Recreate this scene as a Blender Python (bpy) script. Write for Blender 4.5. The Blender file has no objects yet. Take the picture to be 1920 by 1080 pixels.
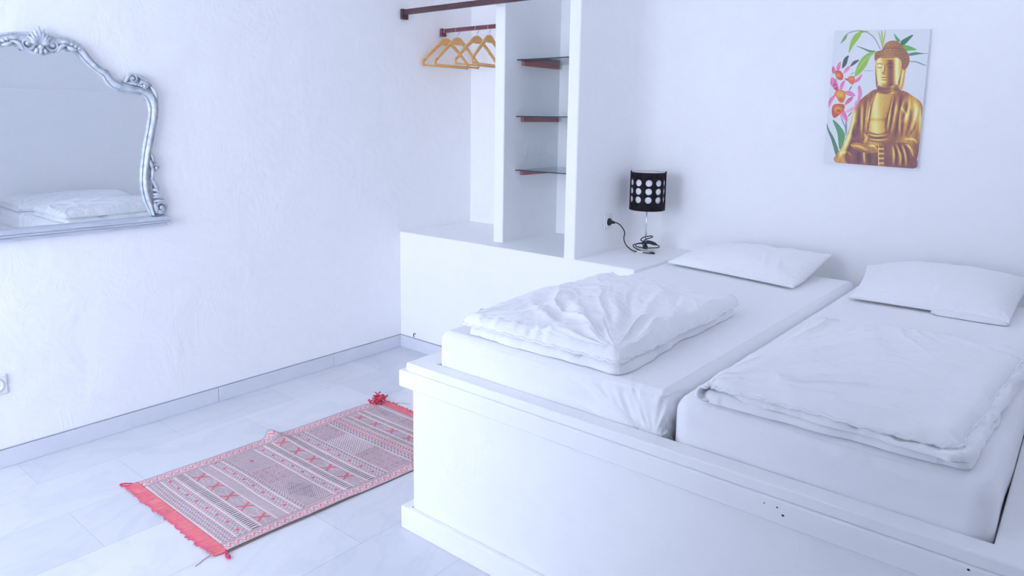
import bpy, bmesh, math, random
import numpy as np
from mathutils import Vector, Matrix

scene = bpy.context.scene
COL = scene.collection
random.seed(7)
PI = math.pi

# ------------------------------------------------------------------ helpers
def link(o, parent=None):
    COL.objects.link(o)
    if parent is not None:
        o.parent = parent
    return o

def mk(name, V, F, mat=None, parent=None, smooth=True, cols=None):
    me = bpy.data.meshes.new(name)
    V = np.asarray(V, dtype=np.float32).reshape(-1, 3)
    if isinstance(F, np.ndarray):
        me.vertices.add(len(V))
        me.vertices.foreach_set('co', V.ravel())
        n, k = F.shape
        me.loops.add(n * k)
        me.loops.foreach_set('vertex_index', F.astype(np.int32).ravel())
        me.polygons.add(n)
        me.polygons.foreach_set('loop_start', np.arange(0, n * k, k, dtype=np.int32))
        me.polygons.foreach_set('loop_total', np.full(n, k, dtype=np.int32))
        me.update(calc_edges=True)
    else:
        me.from_pydata([tuple(map(float, v)) for v in V], [], F)
        me.update()
    me.validate()
    me.polygons.foreach_set('use_smooth', [smooth] * len(me.polygons))
    if cols is not None:
        a = me.color_attributes.new('Col', 'FLOAT_COLOR', 'POINT')
        c = np.ones((len(V), 4), dtype=np.float32)
        c[:, :3] = cols
        a.data.foreach_set('color', c.ravel())
    if mat:
        me.materials.append(mat)
    return link(bpy.data.objects.new(name, me), parent)

def thing(name, label, cat, loc=(0, 0, 0), group=None):
    o = bpy.data.objects.new(name, None)
    o.empty_display_size = .05
    o.location = loc
    link(o)
    return tag(o, label, cat, group)

def tag(o, label, cat, group=None):
    o['label'] = label
    o['category'] = cat
    if group:
        o['group'] = group
    return o

def struct(o):
    o['kind'] = 'structure'
    return o

class MB:
    def __init__(s):
        s.V = []; s.F = []
    def add(s, V, F):
        b = len(s.V)
        s.V += [tuple(v) for v in V]
        s.F += [tuple(i + b for i in f) for f in F]
        return s
    def box(s, x0, x1, y0, y1, z0, z1):
        V = [(x0,y0,z0),(x1,y0,z0),(x1,y1,z0),(x0,y1,z0),(x0,y0,z1),(x1,y0,z1),(x1,y1,z1),(x0,y1,z1)]
        return s.add(V, [(0,3,2,1),(4,5,6,7),(0,1,5,4),(1,2,6,5),(2,3,7,6),(3,0,4,7)])
    def prism(s, poly, z0, z1):
        n = len(poly)
        V = [(x, y, z0) for x, y in poly] + [(x, y, z1) for x, y in poly]
        F = [tuple(range(n - 1, -1, -1)), tuple(range(n, 2 * n))]
        F += [(i, (i + 1) % n, n + (i + 1) % n, n + i) for i in range(n)]
        return s.add(V, F)
    def tube(s, pts, r, n=10, closed=False):
        P = [Vector(p) for p in pts]
        m = len(P)
        rr = r if isinstance(r, (list, tuple)) else [r] * m
        T = []
        for i in range(m):
            if closed:
                t = P[(i + 1) % m] - P[(i - 1) % m]
            else:
                t = P[min(i + 1, m - 1)] - P[max(i - 1, 0)]
            T.append(t.normalized() if t.length > 1e-9 else Vector((0, 0, 1)))
        up = Vector((0, 0, 1)) if abs(T[0].z) < .9 else Vector((1, 0, 0))
        nrm = (up - T[0] * up.dot(T[0])).normalized()
        V = []
        for i in range(m):
            nrm = nrm - T[i] * nrm.dot(T[i])
            nrm = nrm.normalized() if nrm.length > 1e-6 else T[i].orthogonal().normalized()
            b = T[i].cross(nrm)
            for k in range(n):
                a = 2 * PI * k / n
                V.append(P[i] + (nrm * math.cos(a) + b * math.sin(a)) * rr[i])
        F = []
        for i in range(m if closed else m - 1):
            j = (i + 1) % m
            for k in range(n):
                l = (k + 1) % n
                F.append((i * n + k, i * n + l, j * n + l, j * n + k))
        if not closed:
            F += [tuple(range(n - 1, -1, -1)), tuple((m - 1) * n + k for k in range(n))]
        return s.add(V, F)
    def lathe(s, prof, c=(0, 0, 0), n=40, cap=True):
        m = len(prof); V = []
        for r, z in prof:
            for k in range(n):
                a = 2 * PI * k / n
                V.append((c[0] + r * math.cos(a), c[1] + r * math.sin(a), c[2] + z))
        F = []
        for i in range(m - 1):
            for k in range(n):
                l = (k + 1) % n
                F.append((i * n + k, i * n + l, (i + 1) * n + l, (i + 1) * n + k))
        if cap:
            F += [tuple(range(n - 1, -1, -1)), tuple((m - 1) * n + k for k in range(n))]
        return s.add(V, F)
    def ell(s, c, r, n=12, m=8, R=None):
        V = []
        for i in range(m + 1):
            th = PI * i / m
            for k in range(n):
                a = 2 * PI * k / n
                p = Vector((r[0] * math.sin(th) * math.cos(a), r[1] * math.sin(th) * math.sin(a), r[2] * math.cos(th)))
                if R: p = R @ p
                V.append((c[0] + p.x, c[1] + p.y, c[2] + p.z))
        F = []
        for i in range(m):
            for k in range(n):
                l = (k + 1) % n
                F.append((i * n + k, (i + 1) * n + k, (i + 1) * n + l, i * n + l))
        return s.add(V, F)
    def build(s, name, mat, parent=None, smooth=False, bevel=0, seg=3):
        o = mk(name, s.V, s.F, mat, parent, smooth)
        if bevel:
            b = o.modifiers.new('bevel', 'BEVEL')
            b.width = bevel; b.segments = seg; b.limit_method = 'ANGLE'; b.angle_limit = math.radians(40)
            b.harden_normals = False
            o.data.polygons.foreach_set('use_smooth', [True] * len(o.data.polygons))
            w = o.modifiers.new('wn', 'WEIGHTED_NORMAL'); w.keep_sharp = True
        return o

def spline(pts, k=8, closed=False):
    P = [np.array(p, float) for p in pts]
    n = len(P); out = []
    rng = range(n) if closed else range(n - 1)
    for i in rng:
        if closed:
            a, b, c, d = P[(i-1) % n], P[i], P[(i+1) % n], P[(i+2) % n]
        else:
            a, b, c, d = P[max(i-1, 0)], P[i], P[i+1], P[min(i+2, n-1)]
        for j in range(k):
            t = j / k
            out.append(tuple(.5 * ((2*b) + (c-a)*t + (2*a-5*b+4*c-d)*t*t + (3*b-a-3*c+d)*t**3)))
    if not closed:
        out.append(tuple(P[-1]))
    return out

# numpy value noise -------------------------------------------------------
def vnoise(x, y, seed=0):
    rs = np.random.RandomState(seed)
    T = rs.rand(256, 256)
    xi = np.floor(x).astype(int); yi = np.floor(y).astype(int)
    fx = x - xi; fy = y - yi
    fx = fx * fx * fx * (fx * (fx * 6 - 15) + 10); fy = fy * fy * fy * (fy * (fy * 6 - 15) + 10)
    g = lambda i, j: T[i % 256, j % 256]
    a = g(xi, yi) * (1 - fx) + g(xi + 1, yi) * fx
    b = g(xi, yi + 1) * (1 - fx) + g(xi + 1, yi + 1) * fx
    return (a * (1 - fy) + b * fy) * 2 - 1

def fbm(x, y, seed=0, o=4):
    s = 0; a = 1; n = 0
    for i in range(o):
        s = s + a * vnoise(x * 2**i + 17.3 * i, y * 2**i - 9.1 * i, seed + i); n += a; a *= .5
    return s / n

def segdist(x, y, x0, y0, x1, y1):
    dx, dy = x1 - x0, y1 - y0
    L = dx * dx + dy * dy + 1e-12
    t = np.clip(((x - x0) * dx + (y - y0) * dy) / L, 0, 1)
    return np.hypot(x - x0 - t * dx, y - y0 - t * dy), t

def polydist(x, y, pts):
    d = np.full(np.shape(x), 1e9); tt = np.zeros(np.shape(x)); n = len(pts) - 1
    for i in range(n):
        e, t = segdist(x, y, *pts[i], *pts[i + 1])
        m = e < d
        d = np.where(m, e, d); tt = np.where(m, (i + t) / n, tt)
    return d, tt

def inpoly(x, y, poly):
    c = np.zeros(np.shape(x), bool); n = len(poly)
    for i in range(n):
        x0, y0 = poly[i]; x1, y1 = poly[(i + 1) % n]
        if y0 == y1: continue
        m = ((y0 > y) != (y1 > y)) & (x < (x1 - x0) * (y - y0) / (y1 - y0) + x0)
        c ^= m
    return c

def fan(x, y, fx, fy, k, amp, r0, r1, seed, sharp=3.0, a0=None, a1=None):
    """creases that radiate from the point (fx, fy)"""
    r = np.hypot(x - fx, y - fy); th = np.arctan2(y - fy, x - fx)
    v = vnoise(th * k + .5 * vnoise(r * 5, th * 2, seed + 1), r * 2.2 + 5, seed)
    rd = (1 - np.abs(v)) ** sharp - .35
    env = np.clip(r / r0, 0, 1) ** 1.2 * np.clip((r1 - r) / (r1 - r0), 0, 1)
    if a0 is not None:
        env = env * np.clip((th - a0) / .12, 0, 1) * np.clip((a1 - th) / .12, 0, 1)
    return amp * rd * env

def crinkle(x, y, ang, fl, fs, amp, seed, sharp=3.0):
    """long soft creases running along the angle ang"""
    u = x * math.cos(ang) + y * math.sin(ang); v = -x * math.sin(ang) + y * math.cos(ang)
    v = v + .03 * vnoise(u * 4, v * 4, seed + 2)
    m = np.clip(vnoise(x * 4.5, y * 4.5, seed + 3) + .35, 0, 1)
    return amp * m * ((1 - np.abs(vnoise(u * fl, v * fs, seed))) ** sharp - .35)

def lin(c):
    c = np.array(c, float) / 255
    return np.where(c <= .04045, c / 12.92, ((c + .055) / 1.055) ** 2.4)

def alb(rgb, white=(214, 220, 245), k=.82):
    """colour of a thing in its own right, from how it looks beside a white wall"""
    return np.clip(lin(rgb) / lin(white) * k, .004, .92)

# ------------------------------------------------------------------ materials
def newmat(name):
    m = bpy.data.materials.new(name); m.use_nodes = True
    nt = m.node_tree
    return m, nt, nt.nodes['Principled BSDF']

def N(nt, t, **kw):
    n = nt.nodes.new(t)
    for k, v in kw.items():
        if k in n.inputs.keys() if hasattr(n.inputs, 'keys') else False:
            n.inputs[k].default_value = v
        else:
            setattr(n, k, v)
    return n

def noise(nt, co, scale, detail=4, rough=.55, dist=0):
    n = nt.nodes.new('ShaderNodeTexNoise')
    n.inputs['Scale'].default_value = scale; n.inputs['Detail'].default_value = detail
    n.inputs['Roughness'].default_value = rough; n.inputs['Distortion'].default_value = dist
    nt.links.new(co, n.inputs['Vector'])
    return n.outputs['Fac']

def math_(nt, op, a, b=None, c=None):
    n = nt.nodes.new('ShaderNodeMath'); n.operation = op
    for i, v in enumerate((a, b, c)):
        if v is None: continue
        if isinstance(v, (int, float)): n.inputs[i].default_value = v
        else: nt.links.new(v, n.inputs[i])
    return n.outputs[0]

def coords(nt, scale=(1, 1, 1), kind='Object', rot=(0, 0, 0)):
    tc = nt.nodes.new('ShaderNodeTexCoord'); mp = nt.nodes.new('ShaderNodeMapping')
    mp.inputs['Scale'].default_value = scale; mp.inputs['Rotation'].default_value = rot
    nt.links.new(tc.outputs[kind], mp.inputs['Vector'])
    return mp.outputs['Vector']

def ramp(nt, fac, stops):
    r = nt.nodes.new('ShaderNodeValToRGB')
    e = r.color_ramp.elements
    while len(e) < len(stops): e.new(.5)
    for i, (p, c) in enumerate(stops):
        e[i].position = p; e[i].color = (*c, 1)
    nt.links.new(fac, r.inputs['Fac'])
    return r.outputs['Color']

def bump(nt, b, h, strength, dist):
    n = nt.nodes.new('ShaderNodeBump')
    n.inputs['Strength'].default_value = strength; n.inputs['Distance'].default_value = dist
    nt.links.new(h, n.inputs['Height']); nt.links.new(n.outputs['Normal'], b.inputs['Normal'])

def simple(name, c0, c1=None, rough=.5, metal=0, scale=30, stretch=(1, 1, 1), bs=0, bd=.002, spec=.5):
    m, nt, b = newmat(name)
    co = coords(nt, stretch)
    f = noise(nt, co, scale)
    c1 = c1 if c1 is not None else tuple(x * .85 for x in c0)
    nt.links.new(ramp(nt, f, [(.3, c0), (.7, c1)]), b.inputs['Base Color'])
    b.inputs['Roughness'].default_value = rough; b.inputs['Metallic'].default_value = metal
    b.inputs['Specular IOR Level'].default_value = spec
    if bs: bump(nt, b, f, bs, bd)
    return m

def plaster(name, c=(.90, .90, .905), s=1.0, rg=-.05):
    m, nt, b = newmat(name)
    co = coords(nt)
    big = noise(nt, co, 3.2, 3, .5, .6)
    mid = noise(nt, co, 13, 4, .5, .8)
    fine = noise(nt, co, 70, 3, .5)
    st = noise(nt, coords(nt, (4, 4, 2.2), rot=(.4, .3, .5)), 2.0, 3, .5, 1.8)
    rid = math_(nt, 'ABSOLUTE', math_(nt, 'SUBTRACT', st, .5))
    msk = math_(nt, 'MAXIMUM', 0, math_(nt, 'MULTIPLY', math_(nt, 'SUBTRACT', noise(nt, co, 4.5, 2), .46), 6))
    rid = math_(nt, 'MINIMUM', math_(nt, 'MULTIPLY', rid, 12), 1)
    h = math_(nt, 'ADD', math_(nt, 'MULTIPLY', big, 1.0), math_(nt, 'MULTIPLY', mid, .14))
    h = math_(nt, 'ADD', h, math_(nt, 'MULTIPLY', fine, .012))
    h = math_(nt, 'ADD', h, math_(nt, 'MULTIPLY', rid, math_(nt, 'MULTIPLY', msk, rg)))
    c2 = tuple(x * .98 for x in c)
    nt.links.new(ramp(nt, mid, [(.3, c), (.75, c2)]), b.inputs['Base Color'])
    b.inputs['Roughness'].default_value = .62
    b.inputs['Specular IOR Level'].default_value = .25
    bump(nt, b, h, .55 * s, .022)
    return m

def attr_mat(name, rough=.8, bs=.25, bscale=700, spec=.2):
    m, nt, b = newmat(name)
    a = nt.nodes.new('ShaderNodeVertexColor'); a.layer_name = 'Col'
    co = coords(nt)
    f = noise(nt, co, bscale, 2)
    mx = nt.nodes.new('ShaderNodeMix'); mx.data_type = 'RGBA'; mx.blend_type = 'MULTIPLY'
    mx.inputs['Factor'].default_value = .35
    nt.links.new(a.outputs['Color'], mx.inputs[6])
    nt.links.new(ramp(nt, f, [(.3, (.75, .75, .75)), (.65, (1, 1, 1))]), mx.inputs[7])
    nt.links.new(mx.outputs[2], b.inputs['Base Color'])
    b.inputs['Roughness'].default_value = rough; b.inputs['Specular IOR Level'].default_value = spec
    bump(nt, b, f, bs, .001)
    return m

def cloth(name, c=(.88, .88, .89)):
    m, nt, b = newmat(name)
    co = coords(nt)
    w = noise(nt, co, 900, 2)
    f = noise(nt, co, 38, 5, .6, .7)
    f2 = noise(nt, co, 11, 4, .55, 1.2)
    h = math_(nt, 'ADD', math_(nt, 'MULTIPLY', f, .35), math_(nt, 'MULTIPLY', f2, .8))
    h = math_(nt, 'ADD', h, math_(nt, 'MULTIPLY', w, .01))
    nt.links.new(ramp(nt, f, [(.2, c), (.8, tuple(x * .98 for x in c))]), b.inputs['Base Color'])
    b.inputs['Roughness'].default_value = .85
    b.inputs['Specular IOR Level'].default_value = .15
    b.inputs['Sheen Weight'].default_value = .15
    bump(nt, b, h, .35, .008)
    return m

M = {}
M['wall'] = plaster('white_plaster')
M['wall_smooth'] = plaster('smooth_white_plaster', (.90, .90, .905), .5, 0)
M['bedwall'] = plaster('painted_bed_plaster', (.90, .90, .905), .8)
M['cloth'] = cloth('white_cotton')
M['sheet'] = cloth('white_sheet', (.875, .875, .89))
M['skirting'] = simple('marble_skirting', (.71, .725, .78), (.67, .685, .745), .35, scale=9)
M['black_plastic'] = simple('black_plastic', (.012, .012, .016), (.02, .02, .024), .45, scale=60)
M['shade_black'] = simple('black_lampshade', (.010, .008, .013), (.016, .013, .019), .65, scale=40, spec=.18)
M['white_plastic'] = simple('white_plastic', (.80, .80, .80), (.78, .78, .79), .35, scale=20)
M['chrome'] = simple('chrome', (.75, .76, .8), (.7, .72, .76), .15, 1, scale=40)
M['hanger_wood'] = simple('hanger_wood', alb((216, 178, 126)), alb((192, 146, 98)), .45, scale=22, stretch=(1, .25, 2.5))
M['dark_wood'] = simple('dark_brown_wood', alb((92, 62, 72)), alb((62, 42, 56)), .5, scale=30, stretch=(.15, 2, 2))
M['maroon_wood'] = simple('maroon_wood', alb((126, 76, 92)), alb((98, 58, 74)), .5, scale=30, stretch=(.15, 2, 2))
M['red_wood'] = simple('reddish_wood', alb((164, 112, 120)), alb((136, 92, 104)), .5, scale=25, stretch=(2, .2, 2))
M['hook_dark'] = simple('dark_metal', (.05, .05, .055), (.03, .03, .035), .5, .6)

def frame_mat():
    m, nt, b = newmat('whitewashed_silver')
    co = coords(nt); f = noise(nt, co, 34, 5, .6); g = noise(nt, coords(nt), 160, 3)
    nt.links.new(ramp(nt, f, [(.3, alb((150, 160, 192))), (.5, alb((178, 189, 220))), (.75, alb((200, 209, 234)))]), b.inputs['Base Color'])
    b.inputs['Roughness'].default_value = .48; b.inputs['Metallic'].default_value = .12
    bump(nt, b, math_(nt, 'ADD', f, math_(nt, 'MULTIPLY', g, .4)), .3, .002)
    return m
M['frame'] = frame_mat()

def shelf_wash():
    m, nt, b = newmat('washed_wood')
    co = coords(nt, (1, .06, 1)); f = noise(nt, co, 160, 5, .65)
    nt.links.new(ramp(nt, f, [(.3, alb((158, 168, 205))), (.55, alb((182, 192, 225))), (.8, alb((196, 205, 232)))]), b.inputs['Base Color'])
    b.inputs['Roughness'].default_value = .5
    bump(nt, b, f, .3, .002)
    return m
M['washed'] = shelf_wash()

def mirror_mat():
    m, nt, b = newmat('mirror_glass')
    f = noise(nt, coords(nt), 3)
    nt.links.new(ramp(nt, f, [(.3, (.80, .835, .86)), (.7, (.82, .85, .87))]), b.inputs['Base Color'])
    b.inputs['Metallic'].default_value = 1; b.inputs['Roughness'].default_value = .012
    return m
M['mirror'] = mirror_mat()

def glass_mat():
    m = bpy.data.materials.new('clear_shelf_glass'); m.use_nodes = True
    nt = m.node_tree; nt.nodes.clear()
    out = nt.nodes.new('ShaderNodeOutputMaterial'); mx = nt.nodes.new('ShaderNodeMixShader')
    tr = nt.nodes.new('ShaderNodeBsdfTransparent'); gl = nt.nodes.new('ShaderNodeBsdfGlossy'); fr = nt.nodes.new('ShaderNodeFresnel')
    tr.inputs['Color'].default_value = (.90, .95, .95, 1); gl.inputs['Roughness'].default_value = .03
    fr.inputs['IOR'].default_value = 1.45
    f = noise(nt, coords(nt), 4)
    nt.links.new(ramp(nt, f, [(.2, (.9, .93, .95)), (.8, (.95, .97, 1))]), gl.inputs['Color'])
    nt.links.new(fr.outputs[0], mx.inputs[0]); nt.links.new(tr.outputs[0], mx.inputs[1]); nt.links.new(gl.outputs[0], mx.inputs[2])
    nt.links.new(mx.outputs[0], out.inputs['Surface'])
    return m
M['glass'] = glass_mat()
M['glass_edge'] = simple('dark_glass_edge', (.02, .05, .07), (.03, .065, .085), .2, scale=20)

def marble_floor():
    m, nt, b = newmat('white_marble_tiles')
    co = coords(nt)
    # rows run along Y, 0.33 m wide; tiles 0.60 m long in running bond
    mp = nt.nodes.new('ShaderNodeMapping')
    mp.inputs['Rotation'].default_value = (0, 0, PI / 2)
    nt.links.new(co, mp.inputs['Vector'])          # (x,y) -> (-y, x)
    mp.inputs['Location'].default_value = (.87 + 6.0, 2.55 + 3.3, 0)
    br = nt.nodes.new('ShaderNodeTexBrick')
    br.offset = .5; br.offset_frequency = 2; br.squash = 1
    br.inputs['Scale'].default_value = 1; br.inputs['Brick Width'].default_value = .60; br.inputs['Row Height'].default_value = .33
    br.inputs['Mortar Size'].default_value = .0011; br.inputs['Mortar Smooth'].default_value = .3; br.inputs['Bias'].default_value = 0
    br.inputs['Color1'].default_value = (.755, .755, .77, 1); br.inputs['Color2'].default_value = (.645, .655, .685, 1)
    br.inputs['Mortar'].default_value = (.50, .51, .56, 1)
    nt.links.new(mp.outputs['Vector'], br.inputs['Vector'])
    v = noise(nt, coords(nt, (1.6, 1.0, 1), rot=(0, 0, .5)), 2.0, 5, .55, 1.0)
    vein = math_(nt, 'MINIMUM', math_(nt, 'MULTIPLY', math_(nt, 'ABSOLUTE', math_(nt, 'SUBTRACT', v, .5)), 9), 1)
    cl = noise(nt, co, 2.4, 4, .6, .5)
    st = noise(nt, co, 1.35, 3, .5, .3)
    def mult(a, colr):
        mx = nt.nodes.new('ShaderNodeMix'); mx.data_type = 'RGBA'; mx.blend_type = 'MULTIPLY'; mx.inputs['Factor'].default_value = 1
        nt.links.new(a, mx.inputs[6]); nt.links.new(colr, mx.inputs[7]); return mx.outputs[2]
    c = mult(br.outputs['Color'], ramp(nt, vein, [(0, (.945, .95, .965)), (.5, (1, 1, 1))]))
    c = mult(c, ramp(nt, cl, [(.35, (1, 1, 1)), (.7, (.93, .94, .96))]))
    c = mult(c, ramp(nt, st, [(.66, (1, 1, 1)), (.78, (1, .965, .91))]))
    nt.links.new(c, b.inputs['Base Color'])
    rg = nt.nodes.new('ShaderNodeMapRange'); rg.inputs[3].default_value = .26; rg.inputs[4].default_value = .42
    nt.links.new(cl, rg.inputs[0]); nt.links.new(rg.outputs[0], b.inputs['Roughness'])
    b.inputs['Specular IOR Level'].default_value = .4
    inv = math_(nt, 'SUBTRACT', 1, br.outputs['Fac'])
    bump(nt, b, inv, .3, .002)
    return m
M['floor'] = marble_floor()
M['rug'] = attr_mat('woven_rug', .95, .6, 900, .05)
M['print'] = attr_mat('canvas_print', .6, .12, 900, .2)
M['fringe'] = attr_mat('rug_fringe_wool', .95, .3, 500, .05)
M['tassel'] = simple('red_tassel_wool', alb((205, 72, 108)), alb((178, 50, 88)), .95, scale=120, bs=.4)
M['canvas_side'] = simple('canvas_side', (.72, .72, .78), (.68, .68, .74), .8, scale=80)

# ------------------------------------------------------------------ camera
def build_camera():
    yaw, pit, rol = -0.690068, 0.1576336, -0.014663
    f = Vector((math.sin(yaw) * math.cos(pit), math.cos(yaw) * math.cos(pit), -math.sin(pit)))
    rt = Vector((math.cos(yaw), -math.sin(yaw), 0)); dn = f.cross(rt)
    rx = rt * math.cos(rol) + dn * math.sin(rol)
    rd = -rt * math.sin(rol) + dn * math.cos(rol)
    cam = bpy.data.cameras.new('camera'); o = bpy.data.objects.new('camera', cam); link(o)
    up, bk = -rd, -f
    o.matrix_world = Matrix(((rx.x, up.x, bk.x, 0), (rx.y, up.y, bk.y, 0), (rx.z, up.z, bk.z, 1.5), (0, 0, 0, 1)))
    cam.sensor_width = 36; cam.lens = 1337.0 / 1920 * 36
    cam.shift_x = 0; cam.shift_y = -(540 - 436.8) / 1920
    cam.clip_start = .02
    scene.camera = o
build_camera()

# ------------------------------------------------------------------ room shell
XL, YF, YB = -3.48, 3.067, 3.78
ZL = .773
XC0, XC1 = -2.174, -2.104
CE = 2.75
YR, XR = -2.6, 2.6

struct(MB().box(XL - .15, XR + .15, YR - .15, YB + .15, -.12, 0).build('floor', M['floor']))
struct(MB().box(XL - .15, XR + .15, YR - .15, YB + .15, CE, CE + .12).build('ceiling', M['wall_smooth']))
struct(MB().box(XL - .15, XL, YR, YB + .15, 0, CE).build('wall_left', M['wall']))
# low masonry wall under the closet, its top is the ledge beside the bed
struct(MB().box(XL, -1.7405, YF, YB, 0, ZL).build('wall_closet', M['wall_smooth'], bevel=.008))
# rear of the niche, partition and the column between closet and bed alcove
struct(MB().box(XL, XC0 + .03, 3.74, YB + .05, ZL - .01, CE).build('wall_niche', M['wall_smooth']))
struct(MB().box(-2.79, -2.715, 3.20, 3.75, ZL - .005, CE).build('wall_partition', M['wall_smooth'], bevel=.008))
struct(MB().box(XC0, XC1, YF + .001, 3.72, ZL - .005, CE).build('wall_column', M['wall_smooth'], bevel=.008))
R = .14
arc = [(XC1 + R - R * math.cos(a), YB - R + R * math.sin(a)) for a in np.linspace(0, PI / 2, 60)]
struct(MB().prism([(XC1 - .03, YB - R - .02), (XC1 - .001, YB - R - .02)] + arc + [(.35, YB), (.35, YB + .15), (XC1 - .03, YB + .15)], 0.0, CE).build('wall_back', M['wall_smooth'], smooth=False))
# wall at the right of the bed, thicker below 1.7 m
struct(MB().prism([(.03, 1.62), (.35, 1.62), (.35, YB), (.03, YB)], 0, 1.70).build('wall_right', M['wall_smooth'], bevel=.01))
struct(MB().box(.13, .35, 1.62, YB, 1.70, 2.17).box(.13, .35, 1.62, 1.84, 2.17, CE).box(.13, .35, 3.56, YB, 2.17, CE).box(.13, .35, 1.84, 3.56, 2.69, CE).build('wall_right', M['wall_smooth']))  # high opening made up to go with the fill lamp on this side
# the unseen rest of the room: far side wall and rear wall with its openings
struct(MB().box(XR, XR + .15, YR, YB + .15, 0, CE).build('wall_side', M['wall_smooth']))
struct(MB().box(.35, XR, YB, YB + .15, 0, CE).build('wall_side', M['wall_smooth']))
W0, W1, WZ0, WZ1 = -2.75, -.50, .75, 2.62
w = MB()
w.box(XL, W0, YR - .15, YR, 0, CE).box(W0, W1, YR - .15, YR, 0, WZ0).box(W0, W1, YR - .15, YR, WZ1, CE).box(W1, XR, YR - .15, YR, 0, CE)
struct(w.build('wall_rear', M['wall_smooth']))
struct(MB().box(-1.50, XR, -.55, -.40, 0, CE).build('wall_light_blocker', M['wall_smooth']))  # unseen wall added to keep window light off the footboard's right end
fr = MB()
for a, b_, c, d in ((W0, W0 + .06, WZ0, WZ1), (W1 - .06, W1, WZ0, WZ1), (W0 + .06, W1 - .06, WZ0, WZ0 + .06), (W0 + .06, W1 - .06, WZ1 - .06, WZ1), ((W0 + W1) / 2 - .03, (W0 + W1) / 2 + .03, WZ0 + .06, WZ1 - .06)):
    fr.box(a, b_, YR - .11, YR - .04, c, d)
struct(fr.build('window_1', M['white_plastic']))

# baseboards
def skirt_left():
    m = MB(); joints = [-2.6, -1.55, -.4, .62, 1.787, 2.52, 3.066]
    for a, b_ in zip(joints[:-1], joints[1:]):
        m.box(XL, XL + .011, a + .001, b_ - .001, 0, .078)
    return m.build('baseboard_left', M['skirting'], bevel=.002, seg=2)
struct(skirt_left())
struct(MB().box(XL + .011, -1.83, YF - .011, YF, 0, .078).build('baseboard_closet', M['skirting'], bevel=.002, seg=2))

M['grey_strip'] = simple('thin_grey_strip', (.30, .31, .37), (.36, .37, .43), .8, scale=40)  # thin dark grey strip along the top of the baseboards
struct(MB().box(XL + .0002, XL + .006, YR, YF - .001, .0782, .0815).build('trim_1', M['grey_strip']))
struct(MB().box(XL + .006, -1.875, YF - .006, YF - .0002, .0782, .0815).build('trim_2', M['grey_strip']))

# pipe hook at the foot of the closet wall
hk = MB().tube(spline([(-3.336, YF - .001, .112), (-3.336, YF - .014, .114), (-3.336, YF - .017, .106), (-3.336, YF - .016, .094)], 5), .0028, 8)
tag(hk.build('cable_hook', M['hook_dark'], smooth=True), 'tiny dark metal hook sticking out of the low closet wall just above the baseboard', 'hook')

# ------------------------------------------------------------------ bed platform
def platform():
    t = thing('platform_bed', 'white plastered masonry bed platform with a moulded rim, both mattresses lying in it', 'bed', (-.9, 2.4, 0))
    off = Vector((-.9, 2.4, 0))
    def sh(m):
        m.V = [(x + .9, y - 2.4, z) for x, y, z in m.V]; return m
    fx = -.089
    sh(MB().prism([(-1.822, 1.655), (.028, 1.655), (.028, 1.695), (-1.775, 1.695), (-1.775, YF - .013), (-1.822, YF - .013)], 0, .61)).build('footboard', M['bedwall'], t, bevel=.012)
    sh(MB().prism([(-1.774, 1.696), (.027, 1.696), (.027, YB - .002), (-1.739, YB - .002), (-1.739, YF - .002), (-1.774, YF - .002)], .30, .572)).build('mattress_deck', M['wall_smooth'], t)
    # rim: a projecting band and a board on top of it
    sh(MB().prism([(-1.866, 1.632), (.028, 1.632), (.028, 1.694), (-1.776, 1.694), (-1.776, YF - .013), (-1.866, YF - .013)], .548, .6105)).build('rim_band', M['bedwall'], t, bevel=.006)
    sh(MB().prism([(-1.832, 1.637), (.029, 1.637), (.029, 3.60), (fx, 3.60), (fx, 1.701), (-1.7385, 1.701), (-1.7385, YF - .013), (-1.832, YF - .013)], .6105, .643)).build('rim_board', M['bedwall'], t, bevel=.006)
    sh(MB().prism([(-1.862, 1.633), (.028, 1.633), (.028, 1.654), (-1.823, 1.654), (-1.823, YF - .014), (-1.862, YF - .014)], 0, .086)).build('skirting_board', M['bedwall'], t, bevel=.004)
    # nail holes and chips in the paint of the rim
    for (x, z, r) in ((-.543, .592, .0018), (-.512, .592, .0024), (-.497, .577, .0034), (-.122, .603, .0030)):
        sh(MB().ell((x, 1.632, z), (r, .0012, r * .8), 10, 6)).build('nail_hole', M['hook_dark'], t, smooth=True)
platform()

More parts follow.
